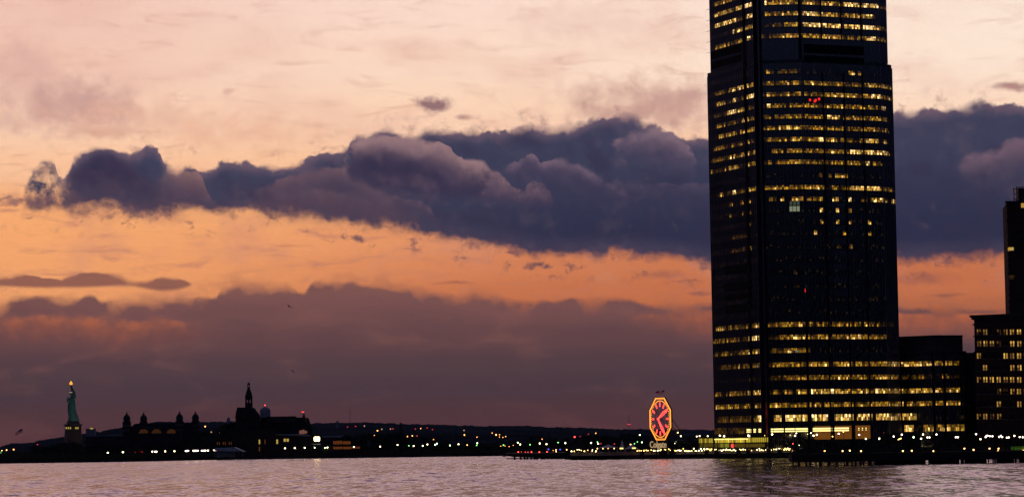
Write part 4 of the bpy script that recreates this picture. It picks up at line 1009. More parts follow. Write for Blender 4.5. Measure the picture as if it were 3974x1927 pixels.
q = MB(); q.box((f_[0] - .4, -3.6, f_[1] + 2.2), (3.2, 1.0, 6.4), 0, .5); q.build('tablet', M['copper'], statue)
t0 = sl(861, 205)
q = MB(); q.lathe([(.6, -3.0), (.8, 0), (2.0, .6), (2.0, 1.1), (1.2, 1.3)], (t0[0], 0, t0[1]), 12); q.build('torch', M['copper'], statue)
q = MB(); q.lathe([(1.5, 1.3), (2.1, 2.4), (1.9, 3.8), (1.0, 5.2), (.2, 6.4)], (t0[0], 0, t0[1]), 10); q.build('flame', M['flame'], statue)
def pz(y): return sl(886, y)[1]
PED = [(628, 150), (640, 152), (640, 158), (668, 160), (672, 216), (690, 216), (692, 196), (735, 200), (740, 196), (870, 222), (872, 240), (952, 250)]
def pyr(y0, y1, w0, w1, name, matl, cx_=886):
    a = pz(y0); b_ = pz(y1); A_ = w0 / 3.1229 / 3.0 / 2; B_ = w1 / 3.1229 / 3.0 / 2
    ca = sl(cx_, y0)[0]; cb = sl(cx_, y1)[0]
    q = MB(); q.lathe([(B_ * 1.2, b_), (A_ * 1.2, a)], (ca, 0, 0), 4, 0, R(45 + 24)); return q.build(name, matl, statue)
pyr(628, 668, 134, 156, 'plinth', M['granite']); pyr(670, 688, 216, 216, 'balcony', M['granite'], 885); pyr(688, 745, 186, 196, 'loggia', M['granite'], 886); pyr(745, 868, 190, 214, 'pedestal', M['granite'], 886); pyr(868, 960, 232, 262, 'base', M['granite'], 890)
for px0 in (823, 848, 873, 935, 951, 966):
    p = sl(px0, 716); q = MB(); q.box((p[0], -12.5, p[1]), (1.3 if px0 < 900 else .9, .8, 2.6)); q.build('window', M['win_yellow'], statue)
def spot(name, loc, target, energy, colr, size, blend=.6, rad=.8):
    l = bpy.data.lights.new(name, 'SPOT'); l.energy = energy; l.color = colr; l.spot_size = size; l.spot_blend = blend; l.shadow_soft_size = rad
    o = bpy.data.objects.new(name, l); col.objects.link(o); o.location = loc
    o.rotation_euler = (Vector(target) - Vector(loc)).to_track_quat('-Z', 'Y').to_euler(); return o
bx = base_p.x
spot('floodlight', (bx + 30, SY - 60, GZ + 3), (bx + 1, SY, pz(470) + GZ), 22000, (.8, 1, .7), R(26))
spot('floodlight', (bx + 34, SY - 25, GZ + 2), (bx + 8, SY, pz(850) + GZ), 5200, (1, .58, .12), R(60))
spot('floodlight', (bx - 20, SY - 45, GZ + 2), (bx - 4, SY, pz(800) + GZ), 900, (1, .35, .2), R(50))

# ================================================================== the island hall with four domed towers
IY = 2700.0
def IP(px, py, Y=IY): p = P(px, py, Y); return p
hb = IP(620, 1720)
hall = thing('island_hall', 'long dark hall with four onion-domed spiked corner towers', 'museum building', (hb.x, IY, GZ))
def il(px, py): p = P(px, py, IY); return p.x - hb.x, p.z - GZ
xl = il(512, 1650); xr = il(745, 1650); zr = il(600, 1641)[1]
q = MB(); q.box(((xl[0] + xr[0]) / 2, 12, (zr - 3) / 2), (xr[0] - xl[0], 34, zr - 3)); q.build('main_hall', M['old_stone'], hall)
q = MB(); q.slab([(xl[0] - 1, zr - 3), (xr[0] + 1, zr - 3), (xr[0] - 3, zr), (xl[0] + 3, zr)], 2, 22); q.build('roof', M['roof'], hall)
for px in (560, 610, 668):
    c_ = il(px, 1671); q = MB(); q.slab([(c_[0] + 4.8 * math.cos(t), c_[1] - 2.2 + 4.2 * math.sin(t)) for t in [math.pi * i / 8 for i in range(9)]], -5.3, -5.0); w_ = q.build('window', M['arch_dim'], hall)
    q = MB(); [q.box((c_[0] + dx, -5.4, c_[1] - .6), (.3, .2, 3.6)) for dx in (-1.6, 1.6)]; q.build('frame', M['stone'], w_)
for px in (494, 553, 698.5, 754.5):
    dy = -3 if px > 600 else 0
    yy = -4 if px in (494, 698.5) else 8
    c_ = il(px, 1600); wz = il(px, 1638 + dy)[1]; dz = il(px, 1628 + dy)[1]; q = MB()
    q.box((c_[0], yy, wz / 2), (7.4, 7.4, wz)); q.box((c_[0], yy, wz + .3), (8.3, 8.3, .6))
    tw = q.build('tower', M['old_stone'], hall)
    q = MB(); q.box((c_[0], yy, wz - 3.0), (7.8, 7.8, .4)); q.box((c_[0], yy, wz - 8), (7.8, 7.8, .4)); q.build('string_course', M['stone'], tw)
    zt = il(px, 1607 + dy)[1]
    q = MB(); q.lathe([(3.3, wz + .6), (3.3, dz), (3.6, dz + .2), (3.5, dz + (zt - dz) * .35), (2.9, dz + (zt - dz) * .65), (1.7, dz + (zt - dz) * .9), (.9, zt), (.8, zt + .6), (1.0, zt + 1.0), (.5, zt + 1.8), (.15, zt + 2.6)], (c_[0], yy, 0), 12); q.build('dome', M['patina'], tw, smooth=False)
    zs_ = il(px, 1592 + dy)[1]; q = MB(); q.tube((c_[0], yy, zt + 2), (c_[0], yy, zs_), .22, .05, 5); q.build('spike', M['dark_metal'], tw)
# its low neighbour to the left
lb = thing('island_wing', 'long low dark building between the statue and the domed hall', 'building', (hb.x, 2760, GZ))
a = P(333, 1692, 2760); b_ = P(505, 1687, 2760)
q = MB(); q.box(((a.x + b_.x) / 2 - hb.x, 12, (a.z - GZ) / 2), (b_.x - a.x, 24, a.z - GZ)); q.build('wall', M['old_stone'], lb)
q = MB(); q.slab([(a.x - hb.x, a.z - GZ), (b_.x - hb.x, a.z - GZ + .2), (b_.x - hb.x - 1, a.z - GZ + 1.6), (a.x - hb.x + 26, a.z - GZ + 1.3)], -.5, 14); q.build('roof', M['farblock'], lb)
q = MB()
for i in range(14): q.box((a.x - hb.x + 3 + i * 3.2, -.1, (a.z - GZ) * .6), (1.1, .2, 2.4))
q.build('window_row', M['spandrel'], lb)

# ================================================================== the old railway terminal
TYR = 1640.0
def tl_(zx_, zy_): p = P(860 + zx_ / 3.1229, 1430 + zy_ / 3.1229, TYR); return p.x, p.z - GZ
ox = tl_(315, 470)[0]
term = thing('railway_terminal', 'dark gabled railway terminal with a slender steeple and long shed roof', 'station building', (ox, TYR, GZ))
def T(x, y): p = tl_(x, y); return (p[0] - ox, p[1])
q = MB(); q.slab([(T(160, 700)[0], 0), (T(425, 700)[0], 0), T(418, 590), T(172, 590)], 0, 24); q.build('head_house', M['old_stone'], term)
q = MB(); q.slab([T(164, 600), T(428, 600), T(410, 545), T(372, 500), T(355, 468), T(190, 466), T(176, 520)], -.8, 25); hr = q.build('hipped_roof', M['roof'], term)
q = MB(); 
for x in (205, 250, 395): c_ = T(x, 560); q.slab([(c_[0] - 1.6, c_[1] - 2.0), (c_[0] + 1.6, c_[1] - 2.0), (c_[0] + 1.6, c_[1]), (c_[0], c_[1] + 1.8), (c_[0] - 1.6, c_[1])], -1.8, 1)
q.build('dormer', M['old_stone'], hr)
q = MB()
for x in (190, 230, 270, 330, 370, 405): c_ = T(x, 680); q.box((c_[0], -.15, c_[1]), (2.2, .3, 6)); 
q.build('window_row', M['spandrel'], term)
# steeple: square belfry with openings, tapering spire, open lantern
cx_, z470 = T(315, 480); z335 = T(315, 335)[1]; hw = (T(355, 400)[0] - T(274, 400)[0]) / 2
z385 = T(315, 408)[1]; z370 = T(315, 372)[1]
q = MB(); q.box((cx_, 8, (z470 + z385) / 2), (hw * 2.08, hw * 2.08, z385 - z470 + 0)); 
for sx_ in (-1, 0, 1):
    for sy_ in (-1, 1): q.box((cx_ + sx_ * hw * .80, 8 + sy_ * hw * .80, (z385 + z370) / 2), (hw * .40, hw * .40, z370 - z385))
q.box((cx_, 8, (z370 + z335) / 2), (hw * 2.0, hw * 2.0, z335 - z370)); q.box((cx_, 8, z335 + .1), (hw * 2.3, hw * 2.3, .5))
st_ = q.build('belfry', M['old_stone'], term)
z225 = T(315, 222)[1]; z165 = T(315, 165)[1]; z195 = T(315, 193)[1]
q = MB(); q.lathe([(hw * 1.15, z335 + .3), (hw * .72, z335 + 3.5), (hw * .42, (z335 + z225) / 2 + 2), (hw * .36, z225)], (cx_, 8, 0), 8, 0, R(22.5)); q.build('spire', M['patina'], term)
q = MB(); q.box((cx_, 8, z225 + .1), (hw * .84, hw * .84, .5))
for sx_ in (-1, 1):
    for sy_ in (-1, 1): q.box((cx_ + sx_ * hw * .28, 8 + sy_ * hw * .28, (z225 + z195) / 2), (hw * .15, hw * .15, z195 - z225))
q.lathe([(hw * .48, z195), (hw * .30, z195 + 1.4), (.12, z165), (.05, z165 + 1.2)], (cx_, 8, 0), 8); q.build('lantern', M['patina'], term)
# long train shed
q = MB(); q.slab([(T(60, 660)[0], 0), (T(1000, 660)[0], 0), T(1010, 735), T(965, 590), T(955, 583), T(420, 583), T(415, 640), T(160, 640), T(60, 660)], 26, 60); q.build('shed', M['roof'], term)
q = MB(); a = T(960, 583); q.slab([(a[0] - 1.4, a[1] - .5), (a[0] + 1.3, a[1] - 3), (a[0], a[1] + 3.0)], 26, 28); q.tube((a[0], 27, a[1]), (a[0], 27, T(960, 560)[1]), .12, .04, 5); q.build('finial', M['dark_metal'], term)
q = MB(); z0_ = T(500, 583)[1]; x0_ = T(505, 583)[0]; x1_ = T(860, 583)[0]
q.box(((x0_ + x1_) / 2, 25.5, z0_ + .25), (x1_ - x0_, .3, .5))
n = 34
for i in range(n): q.box((x0_ + (x1_ - x0_) * i / (n - 1), 25.5, z0_ - 1.6), (.5, .3, 3.6))
q.build('roof_rail', M['dark_metal'], term)
M['gap_pale'] = mat('sky_gap_pale', (.25, .2, .2), .12, spec=.8)  # pale panes stand in for sky showing through the rail gaps
q = MB()
for xa, xb in ((565, 650), (690, 800), (820, 858)):
    for x in range(xa, xb - 10, 17):
        a = T(x, 590); b_ = T(x + 9, 628); q.box(((a[0] + b_[0]) / 2, 25.7, (a[1] + b_[1]) / 2), (b_[0] - a[0], .2, a[1] - b_[1]))
q.build('sky_gap', M['gap_pale'], term)
# concourse in front with lit windows and a pale roof line
q = MB(); a = T(425, 800); b_ = T(1110, 800); q.slab([(T(60, 780)[0], 0), (b_[0], 0), (T(1110, 900)[0], T(1110, 905)[1]), (b_[0], T(1110, 810)[1]), T(1040, 792), T(670, 790), T(660, 735), T(60, 735)], -7, -.9); q.build('concourse', M['old_stone'], term)
q = MB(); q.slab([T(665, 800), T(1110, 815), T(1042, 793), T(945, 786), T(672, 790)], -7.6, -7.02); q.build('concourse_roof', M['farblock'], term)
for x, y, w_, mt in ((472, 882, 16, 'win_yellow'), (540, 882, 9, 'win_orange'), (686, 880, 20, 'win_yellow'), (778, 862, 26, 'win_yellow'), (813, 862, 26, 'win_yellow'), (472, 968, 12, 'win_orange')):
    c_ = T(x, y); q = MB(); q.box((c_[0], -7.15, c_[1]), (w_ / 3.1229 / 6.4, .2, 2.6 if x != 778 and x != 813 else 1.7)); ww = q.build('window', M[mt], term)
    q = MB(); q.box((c_[0], -7.3, c_[1] - 1.4), (w_ / 20 + .6, .3, .2)); q.build('sill', M['stone'], ww)
for i in range(9):
    c_ = T(-60 + i * 24, 900); q = MB(); q.box((c_[0], -7.15, c_[1]), (.35, .2, 1.6)); q.build('window', M['win_orange'] if i % 3 else M['spandrel'], term)
# salmon boards beside it; their emission stands in for light on them
sb = thing('billboard', 'faintly glowing salmon boards jutting out beside the right end of the train-shed roof', 'billboard', (ox, TYR - 3, GZ))
q = MB(); q.slab([T(945, 750), T(1005, 732), T(1010, 748), T(1042, 752), T(1042, 776), T(1005, 786), T(960, 803), T(946, 790)], -.4, 0); q.build('board', M['salmon'], sb)
q = MB(); 
for x in (955, 1030): a = T(x, 770); q.box((a[0], .3, a[1] / 2), (.3, .3, a[1]))
q.build('post', M['dark_metal'], sb)
# sheds right of it
sh = thing('ferry_shed', 'low wide shed with glowing orange windows right of the bright floodlight', 'shed', (ox, 1560, GZ))
def SH_(px, py): p = P(px, py, 1560); return (p.x - ox, p.z - GZ)
x0_, x1_ = SH_(1245, 1740)[0], SH_(1402, 1740)[0]
q = MB(); q.box(((x0_ + x1_) / 2, 10, SH_(1300, 1708)[1] / 2), (x1_ - x0_, 18, SH_(1300, 1708)[1])); q.build('wall', M['roof'], sh)
q = MB(); q.slab([SH_(1240, 1706), SH_(1410, 1710), SH_(1345, 1688), SH_(1330, 1687), SH_(1250, 1690)], .2, 20); rr = q.build('roof', M['roof'], sh)
q = MB(); q.slab([SH_(1252, 1696), SH_(1318, 1696), SH_(1338, 1688), SH_(1250, 1689)], -.1, .1); q.build('ridge_trim', M['farblock'], sh)
M['worange2'] = glow('shed_window_dim', (1, .26, .05), .10, (.1, .05, .02)); M['worange2'].cycles.emission_sampling = 'NONE'
for xa, xb, ya, yb, mt in ((1293, 1314, 1709, 1722, 'worange2'), (1314, 1328, 1708, 1722, 'win_orange'), (1331, 1360, 1710, 1722, 'worange2'), (1293, 1328, 1731, 1741, 'worange2'), (1331, 1364, 1731, 1741, 'worange2'), (1368, 1396, 1731, 1739, 'worange2')):
    a = SH_(xa, yb); b_ = SH_(xb, ya); q = MB(); q.box(((a[0] + b_[0]) / 2, .85, (a[1] + b_[1]) / 2), (b_[0] - a[0], .2, b_[1] - a[1])); ww = q.build('window', M[mt], sh)
    q = MB(); [q.box((a[0] + (b_[0] - a[0]) * k_ / 4, .7, (a[1] + b_[1]) / 2), (.12, .1, b_[1] - a[1])) for k_ in (1, 2, 3)]; q.build('glazing_bar', M['dark_metal'], ww)
# white tent
def mk_tent(px0, px1, pxr, py_r, py_e, Y, label):
    a = P(px0, py_e, Y); b_ = P(px1, py_e, Y); c_ = P(pxr, py_r, Y)
    r = thing('tent', label, 'tent', (a.x, Y, GZ)); W = b_.x - a.x; ze = a.z - GZ; zr_ = c_.z - GZ; xr_ = c_.x - a.x
    q = MB(); q.slab([(0, ze), (W, ze - .8), (xr_, zr_), (1.5, zr_ - .1)], 0, 12); q.build('canopy', M['white'], r)
    q = MB()
    for k_ in range(8): q.box((W * (.03 + k_ * .13), .2, ze / 2 - .3), (.15, .15, ze - .6))
    q.build('pole', M['white_paint'], r)
    q = MB(); q.box((W * .33, 11.6, ze / 2), (W * .6, .1, ze)); q.build('side_curtain', M['white'], r); return r
mk_tent(828, 948, 908, 1734, 1747, 1500, 'long white event tent on the shore left of the station')
# far tank, blocks, masts, chimney
wt_ = thing('water_tank', 'bluish domed water tower with a red lamp on top behind the railway terminal', 'water tower', (P(1029, 1600, 5200).x, 5200, GZ))
zt_ = P(1029, 1590, 5200).z - GZ; z0_ = P(1029, 1625, 5200).z - GZ; rr_ = 20.5 / F * 5200
q = MB(); q.lathe([(rr_ * .2, z0_ - 14), (rr_ * .96, z0_), (rr_, z0_ + 2), (rr_, zt_), (rr_ * .9, zt_ + 1.6), (rr_ * .6, zt_ + 4.5), (rr_ * .2, zt_ + 6.6), (.6, zt_ + 7.4)], (0, 0, 0), 20); q.build('tank', M['farblock'], wt_, smooth=False)
q = MB()
for k_ in range(6): t = k_ * math.pi / 3; q.tube((rr_ * .8 * math.cos(t), rr_ * .8 * math.sin(t), 0), (rr_ * .8 * math.cos(t), rr_ * .8 * math.sin(t), z0_ - 1), .5, .5, 6)
q.build('leg', M['steel'], wt_)
q = MB(); q.ball((0, 0, zt_ + 9.5), 1.1); q.tube((0, 0, zt_ + 7), (0, 0, zt_ + 9), .2, .2, 5, 1); q.build('beacon', [M['lamp_red'], M['steel']], wt_)
def block(px0, px1, py, Y, label, mt='farblock', top=None, lights=()):
    a = P(px0, py, Y); b_ = P(px1, py, Y); w = b_.x - a.x; h_ = (a.z + b_.z) / 2 - GZ
    r = thing('apartment_block', label, 'building', (a.x, Y, GZ))
    q = MB(); q.box((w / 2, w * .3, h_ / 2), (w, w * .6, h_)); q.build('wall', M[mt], r)
    q = MB(); q.box((w * .55, w * .3, h_ + 1.0), (w * .35, w * .3, 2.0)); q.build('roof_plant', M['farblock'], r)
    q = MB()
    for i in range(6):
        for j in range(5): q.box((w * (.1 + i * .16), -.05, h_ * (.5 + j * .1)), (w * .06, .1, h_ * .035))
    q.build('window_grid', M['spandrel'], r)
    for lx, ly in lights:
        p = P(lx, ly, Y - 1); q = MB(); q.box((p.x - a.x, -.6, p.z - GZ), (2.6, .6, 1.8)); q.build('window', M['win_yellow'], r)
block(333, 369, 1661, 4300, 'pale grey apartment block with a yellow light near its roof right of the statue', lights=((352, 1660), (358, 1661)))
block(1187, 1201, 1627, 5600, 'stubby far block on the hill right of the train-shed roof'); block(1304, 1314, 1634, 5900, 'small far block on the ridge above the orange-windowed shed')
block(880, 892, 1621, 5500, 'small square block on the skyline just left of the steepled terminal')
def mast(px, y0, y1, Y, label, red=None):
    a = P(px, y0, Y); b_ = P(px + (y1 - y0) * .012, y1, Y); r = thing('radio_mast', label, 'mast', (b_.x, Y, GZ)); H = a.z - GZ
    q = MB(); w = Y * .00016
    for sx_, sy_ in ((-1, -1), (1, -1), (0, 1)): q.tube((sx_ * w, sy_ * w, 0), (sx_ * w * .35, sy_ * w * .35, H), w * .22, w * .16, 4)
    for k_ in range(24): z = H * k_ / 24; f_ = 1 - .65 * k_ / 24; q.tube((-w * f_, -w * f_, z), (w * f_ * .97, -w * f_ * .97, z + H / 24), w * .14, w * .14, 4)
    q.build('lattice', M['dark_metal'], r)
    if red:
        p = P(px, red, Y); q = MB(); [q.ball((dx, -w, p.z - GZ), Y * .00020) for dx in (-Y * .00042, 0, Y * .00042)]; q.build('beacon', M['neon_red_dim'], r)
    return r
mast(1358, 1578, 1650, 7000, 'thin radio mast on the ridge above the shed with orange windows'); mast(2441, 1608, 1670, 6500, 'thin mast with a red beacon left of the neon clock', red=1645)
mast(1175, 1593, 1650, 6000, 'faint mast with two red lamps beside the train-shed end', red=1597)
ch = thing('chimney', 'dark brick smokestack standing above the tree line between the shed and the pilings', 'chimney', (P(1556, 1680, 2600).x, 2600, GZ))
q = MB(); H = P(1556, 1642, 2600).z - GZ; q.lathe([(1.35, 0), (1.0, H), (1.25, H), (1.25, H + .8), (.9, H + .8)], (0, 0, 0), 10); q.build('shaft', M['brick'], ch)

# ================================================================== pilings, promenade, pavilion, pier
PIL = [(1997, 1765), (2021, 1765), (2036, 1764), (2046, 1764), (2062, 1765), (2073, 1766), (2078, 1764), (2086, 1764), (2102, 1765), (2111, 1764), (2115, 1765), (2127, 1765), (2139, 1765), (2143, 1764), (2154, 1765), (2158, 1765), (2163, 1765), (2172, 1766), (2179, 1764), (2184, 1765), (2191, 1765)]
for i, (px, y) in enumerate(PIL):
    Y = 1168.0; p = P(px, y, Y); w = .42 if i < 8 else .58
    q = MB(); q.lathe([(w * .95, -2.0), (w, 0.4), (w * .92, p.z), (w * .6, p.z + .15)], (0, 0, 0), 8); o = q.build('piling', M['wood'], loc=(p.x, Y, 0))
    tag(o, 'bare black timber pile in the open water, %s from the left of the row' % ordn(i), 'piling', 'timber piles left of the promenade')
pd = thing('jetty', 'dark jetty deck behind the row of timber piles', 'jetty', (P(2080, 1760, 1230).x, 1230, 0))
a = P(1978, 1760, 1230); b_ = P(2210, 1760, 1230); q = MB(); q.box((0, 20, 1.9), (b_.x - a.x, 60, 1.0)); q.build('deck', M['wood'], pd)
q = MB(); 
for k_ in range(24): q.box((-(b_.x - a.x) / 2 + k_ * (b_.x - a.x) / 23, -9.8, 3.0), (.1, .1, 1.4))
q.box((0, -9.8, 3.6), (b_.x - a.x, .08, .1)); q.build('railing', M['dark_metal'], pd)
bl = MB(); bl.lathe([(.5, -.6), (.75, 0), (.6, .5), (.2, .8)], (0, 0, 0), 8); bl.tube((0, 0, .7), (0, 0, 1.6), .07, .05, 5)
pb = P(1957, 1771, 1390); tag(bl.build('buoy', M['black_paint'], loc=(pb.x, 1390, 0)), 'small dark buoy just left of the timber piles', 'buoy')
# promenade lamps read from the photograph: (px, py)
PROM = [2218, 2229, 2240, 2248, 2256, 2268, 2281, 2298, 2312]
PROMY = {2240: 1743, 2248: 1743, 2256: 1746, 2281: 1745}
pts = [(x, PROMY.get(x, 1749)) for x in PROM] + [(2299, 1744), (2313, 1751), (2314, 1746)]
def zz(x, y): return (2440 + x / 3.903, 1480 + y / 3.903)
pts += [zz(x, y) for x, y in ((130, 1043), (160, 1040), (188, 1043), (232, 1040), (268, 1035), (292, 1040), (340, 1030), (378, 1040), (395, 1043), (430, 1040), (450, 1040), (487, 1025), (478, 1040), (545, 1022), (560, 1028), (582, 1035), (607, 1018), (630, 1035), (700, 1042), (722, 1040), (745, 1036), (770, 1038), (790, 1040), (826, 1012), (848, 1043), (870, 1045), (900, 1048), (925, 1048), (952, 1045), (985, 1010), (1008, 1045), (1030, 1045), (1062, 1040), (1094, 1012), (1108, 1040), (1145, 1015), (1150, 1040), (1180, 1018), (1195, 1016), (1215, 1018), (1232, 1036), (1243, 1020))]
def z5(x, y): return (2680 + x / 3.673, 1500 + y / 3.673)
pts += [z5(x, y) for x, y in ((300, 885), (290, 903), (345, 890), (362, 888), (400, 900), (425, 893), (445, 905), (470, 893), (500, 900), (510, 885), (535, 897), (560, 895), (590, 905), (615, 895), (640, 905), (700, 890), (720, 895), (750, 888), (780, 893), (838, 890), (870, 903), (950, 895), (980, 878), (985, 905), (1010, 895), (1035, 903), (1070, 895), (1090, 903), (1155, 895), (1185, 888), (1220, 888), (1265, 880), (1290, 893), (1310, 880), (1335, 893), (1350, 875), (1365, 893), (1385, 875), (1405, 893), (1420, 878), (1455, 907), (1488, 905), (1520, 903))]
pts += [z5(x, y) for x, y in ((1590, 893), (1615, 890), (1658, 907), (1730, 890), (1765, 886), (1805, 886))]
pts = sorted(pts)
PROMENADE_Y = 1100.0
rl = random.Random(5)
for i, (x, y) in enumerate(pts):
    side = 'left of the neon clock' if x < 2566 else 'right of the neon clock'
    kk = [p for p in pts if (p[0] < 2566) == (x < 2566)]; kk.sort(key=lambda p: abs(p[0] - 2566)); od = ordn(kk.index((x, y)))
    dim = rl.random() < .18
    lamp(x, y, PROMENADE_Y + rl.uniform(-3, 3), 'lamp_warm' if dim else ('lamp_yellow' if rl.random() < .5 else 'lamp_white'), rl.uniform(.14, .26), 'small yellow-white promenade lamp at the waterside, %s %s' % (od, side), 'lamp', 'lamps along the promenade', name='promenade_lamp')
# promenade wall behind the lamps, and figures of trees / bollards in front
pw = thing('promenade_wall', 'low pale wall lit yellow by the row of promenade lamps', 'wall', (GX(2650, 1106, 2), 1106, GZ))
q = MB(); xa = GX(2216, 1106, 2) - pw.location.x; xb = GX(3075, 1106, 2) - pw.location.x
q.box(((xa + xb) / 2, .4, .65), (xb - xa, .6, 1.3)); q.build('parapet', M['stone'], pw)
q = MB()
for k_ in range(30): q.box((xa + (xb - xa) * k_ / 29, 0, .8), (.7, 1.2, 1.7))
q.build('pier', M['concrete'], pw)
pv = tag(MB().box((0, 0, .05), (GX(3075, 1100, 2) - GX(2216, 1100, 2), 10, .1)).build('path', M['paving'], loc=(GX(2645, 1100, 2), 1099, GZ)), kind='structure')
for i, (px, w_) in enumerate(((2571, 3.0), (2609, 2.4), (2742, 1.6), (2782, 2.0), (2866, 1.6), (2904, 1.6), (2983, 1.6), (3025, 1.6), (2492, 1.6))):
    Y = 1094.0; x = GX(px, Y, 2); q = MB(); q.box((0, 0, .7), (w_, 1.2, 1.4)); q.box((0, 0, 1.5), (w_ * .8, 1.0, .25)); q.box((0, -.62, .8), (w_ * .6, .05, .7), 1)
    tag(q.build('kiosk', [M['black_paint'], M['dark_metal']], loc=(x, Y, GZ)), 'dark waterside box standing before the promenade lamps, %s from the right' % ordn(sum(1 for p_ in (2571, 2609, 2742, 2782, 2866, 2904, 2983, 3025, 2492) if p_ > px)), 'kiosk', 'boxes before the promenade')
# glowing glass pavilion
pav = thing('pavilion', 'long glass pavilion with glowing yellow eaves left of the tower foot', 'pavilion', (P(2847, 1720, 1112).x, 1104.5 + 6, GZ))
def PV(x, y): p = P(2680 + x / 3.673, 1500 + y / 3.673, 1110); return p.x - pav.location.x, p.z - GZ
xa, zt_ = PV(110, 738); xb, _ = PV(1112, 738); zm_ = PV(500, 796)[1]
q = MB(); q.box(((xa + xb) / 2, 5, zt_ + .45), (xb - xa + 2.5, 13, .5)); q.build('roof', M['roof'], pav)
rp = random.Random(8)
n = 34
for i in range(n):
    u0 = xa + (xb - xa) * i / n; u1 = xa + (xb - xa) * (i + 1) / n
    if i == 7: continue
    e = (.9 if 8 <= i <= 24 else .45) * rp.uniform(.6, 1.3)
    key = 'pv%d' % min(3, int(e / .32))
    if key not in M: M[key] = glow('pavilion_glass_%s' % key[-1], (1, .74, .07), (.22, .42, .62, .95)[int(key[-1])], (.1, .08, .02)); M[key].cycles.emission_sampling = 'NONE'
    q = MB(); q.box(((u0 + u1) / 2, -1, (zt_ + zm_) / 2 + .1), (u1 - u0 - .16, .1, zt_ - zm_)); q.build('transom_window', M[key], pav)
q = MB(); q.box(((xa + xb) / 2 - 1, -1.3, zt_ - .35), ((xb - xa) * .48, .1, .35)); q.build('eaves_light', M['strip'], pav)
M['pvlow'] = glow('pavilion_low', (.9, .6, .05), .07, (.1, .08, .02)); M['pvlow'].cycles.emission_sampling = 'NONE'; M['pvmid'] = glow('pavilion_mid', (.75, .75, .06), .22, (.1, .08, .02)); M['pvmid'].cycles.emission_sampling = 'NONE'
for x0_, x1_, mt in ((130, 330, 'pvlow'), (345, 420, 'pvlow'), (425, 470, 'pvmid'), (480, 550, 'pvmid'), (640, 780, 'pvlow'), (790, 1060, 'pvlow')):
    a = PV(x0_, 860); b_ = PV(x1_, 805); q = MB(); q.box(((a[0] + b_[0]) / 2, 0, (a[1] + b_[1]) / 2), (b_[0] - a[0], .1, b_[1] - a[1])); q.build('window', M[mt], pav)
q = MB(); c_ = PV(603, 838); q.lathe([(.9, 0), (.9, .1)], (0, 0, 0), 16); rd = q.build('red_disc', M['neon_red_dim'], pav, loc=(c_[0], -.3, c_[1])); rd.rotation_euler = (R(90), 0, 0); M['neon_red_dim'].node_tree.nodes['Principled BSDF'].inputs['Emission Strength'].default_value = .95
q = MB()
for x in (115, 180, 325, 380, 620, 780, 1080, 1108): c_ = PV(x, 800); q.box((c_[0], -.9, zt_ / 2), (.35, .3, zt_)); 
q.build('column', M['dark_metal'], pav)
# sail-shaped tent tips right of the pilings: two pale market canopies
def canopy(px0, px1, ytop, ybot, Y, label):
    a = P(px0, ybot, Y); b_ = P(px1, ybot, Y); t_ = P((px0 + px1) / 2, ytop, Y)
    r = thing('canopy', label, 'canopy', ((a.x + b_.x) / 2, Y, GZ)); w = (b_.x - a.x) / 2
    q = MB(); q.lathe([(w * 1.35, max(.4, a.z - GZ)), (w * .8, (a.z + t_.z) / 2 - GZ - .3), (.15, t_.z - GZ)], (0, 0, 0), 4, 0, R(45)); q.build('cover', M['white'], r)
    q = MB(); [q.box((sx_ * w * .9, sy_ * w * .9, (a.z - GZ) / 2), (.12, .12, max(.5, a.z - GZ))) for sx_ in (-1, 1) for sy_ in (-1, 1)]; q.build('post', M['white_paint'], r)
canopy(2406, 2424, 1706, 1735, 1150, 'pale pointed canopy left of the neon clock'); canopy(2322, 2400, 1723, 1736, 1140, 'long pale low canopy between the pilings and the clock'); canopy(2425, 2480, 1722, 1740, 1130, 'pale low canopy just left of the clock foot')
for i, (x0_, x1_, y) in enumerate(((2405, 2419, 1738), (2453, 2467, 1737))):
    a = P(x0_, y, 1106); b_ = P(x1_, y, 1106); q = MB(); q.box((0, 0, 0), (b_.x - a.x, .3, .55)); q.box((0, .2, -(a.z - GZ) / 2), (.15, .15, a.z - GZ), 1)
    tag(q.build('light_panel', [M['strip'], M['dark_metal']], loc=((a.x + b_.x) / 2, 1106, a.z)), ('bright oblong light panel under the canopies, the %s one' % ('left', 'right')[i]), 'lamp', 'light panels')

# pier at the right with piles and water showing through
PY = 752.0
xa = GX(3072, PY, 2); xb = GX(4150, PY, 2); zt_ = P(3500, 1754, PY).z; zb_ = P(3500, 1785, PY).z
pier = thing('pier', 'long black pier on close-set piles in front of the tower and the brick building', 'pier', (xa, PY, 0))
q = MB(); q.box(((xb - xa) / 2, 4, (zt_ + zb_) / 2), (xb - xa, 9, zt_ - zb_)); q.box(((xb - xa) / 2, -.6, zb_ + .2), (xb - xa, .3, .5)); q.build('deck', M['wood'], pier)
q = MB(); 
for k_ in range(60): q.box((k_ * (xb - xa) / 59, -.3, zt_ + .5), (.08, .08, 1.0))
q.box(((xb - xa) / 2, -.3, zt_ + 1.0), (xb - xa, .06, .08)); q.build('railing', M['dark_metal'], pier)
rq = random.Random(4); x = 0.4; k_ = 0
while x < xb - xa and k_ < 98:
    w = rq.uniform(.16, .34)
    q = MB(); q.lathe([(w, -2), (w * .95, zb_ + .1)], (x, rq.choice((-.2, 3.5, 7.8)), 0), 8); q.build('pile', M['wood'], pier)
    px_, _y = proj((xa + x, PY, .5)); dens = 1.6 if px_ < 3420 else (.55 if rq.random() < .8 else 2.6)
    x += rq.uniform(.35, 1.1) * dens; k_ += 1
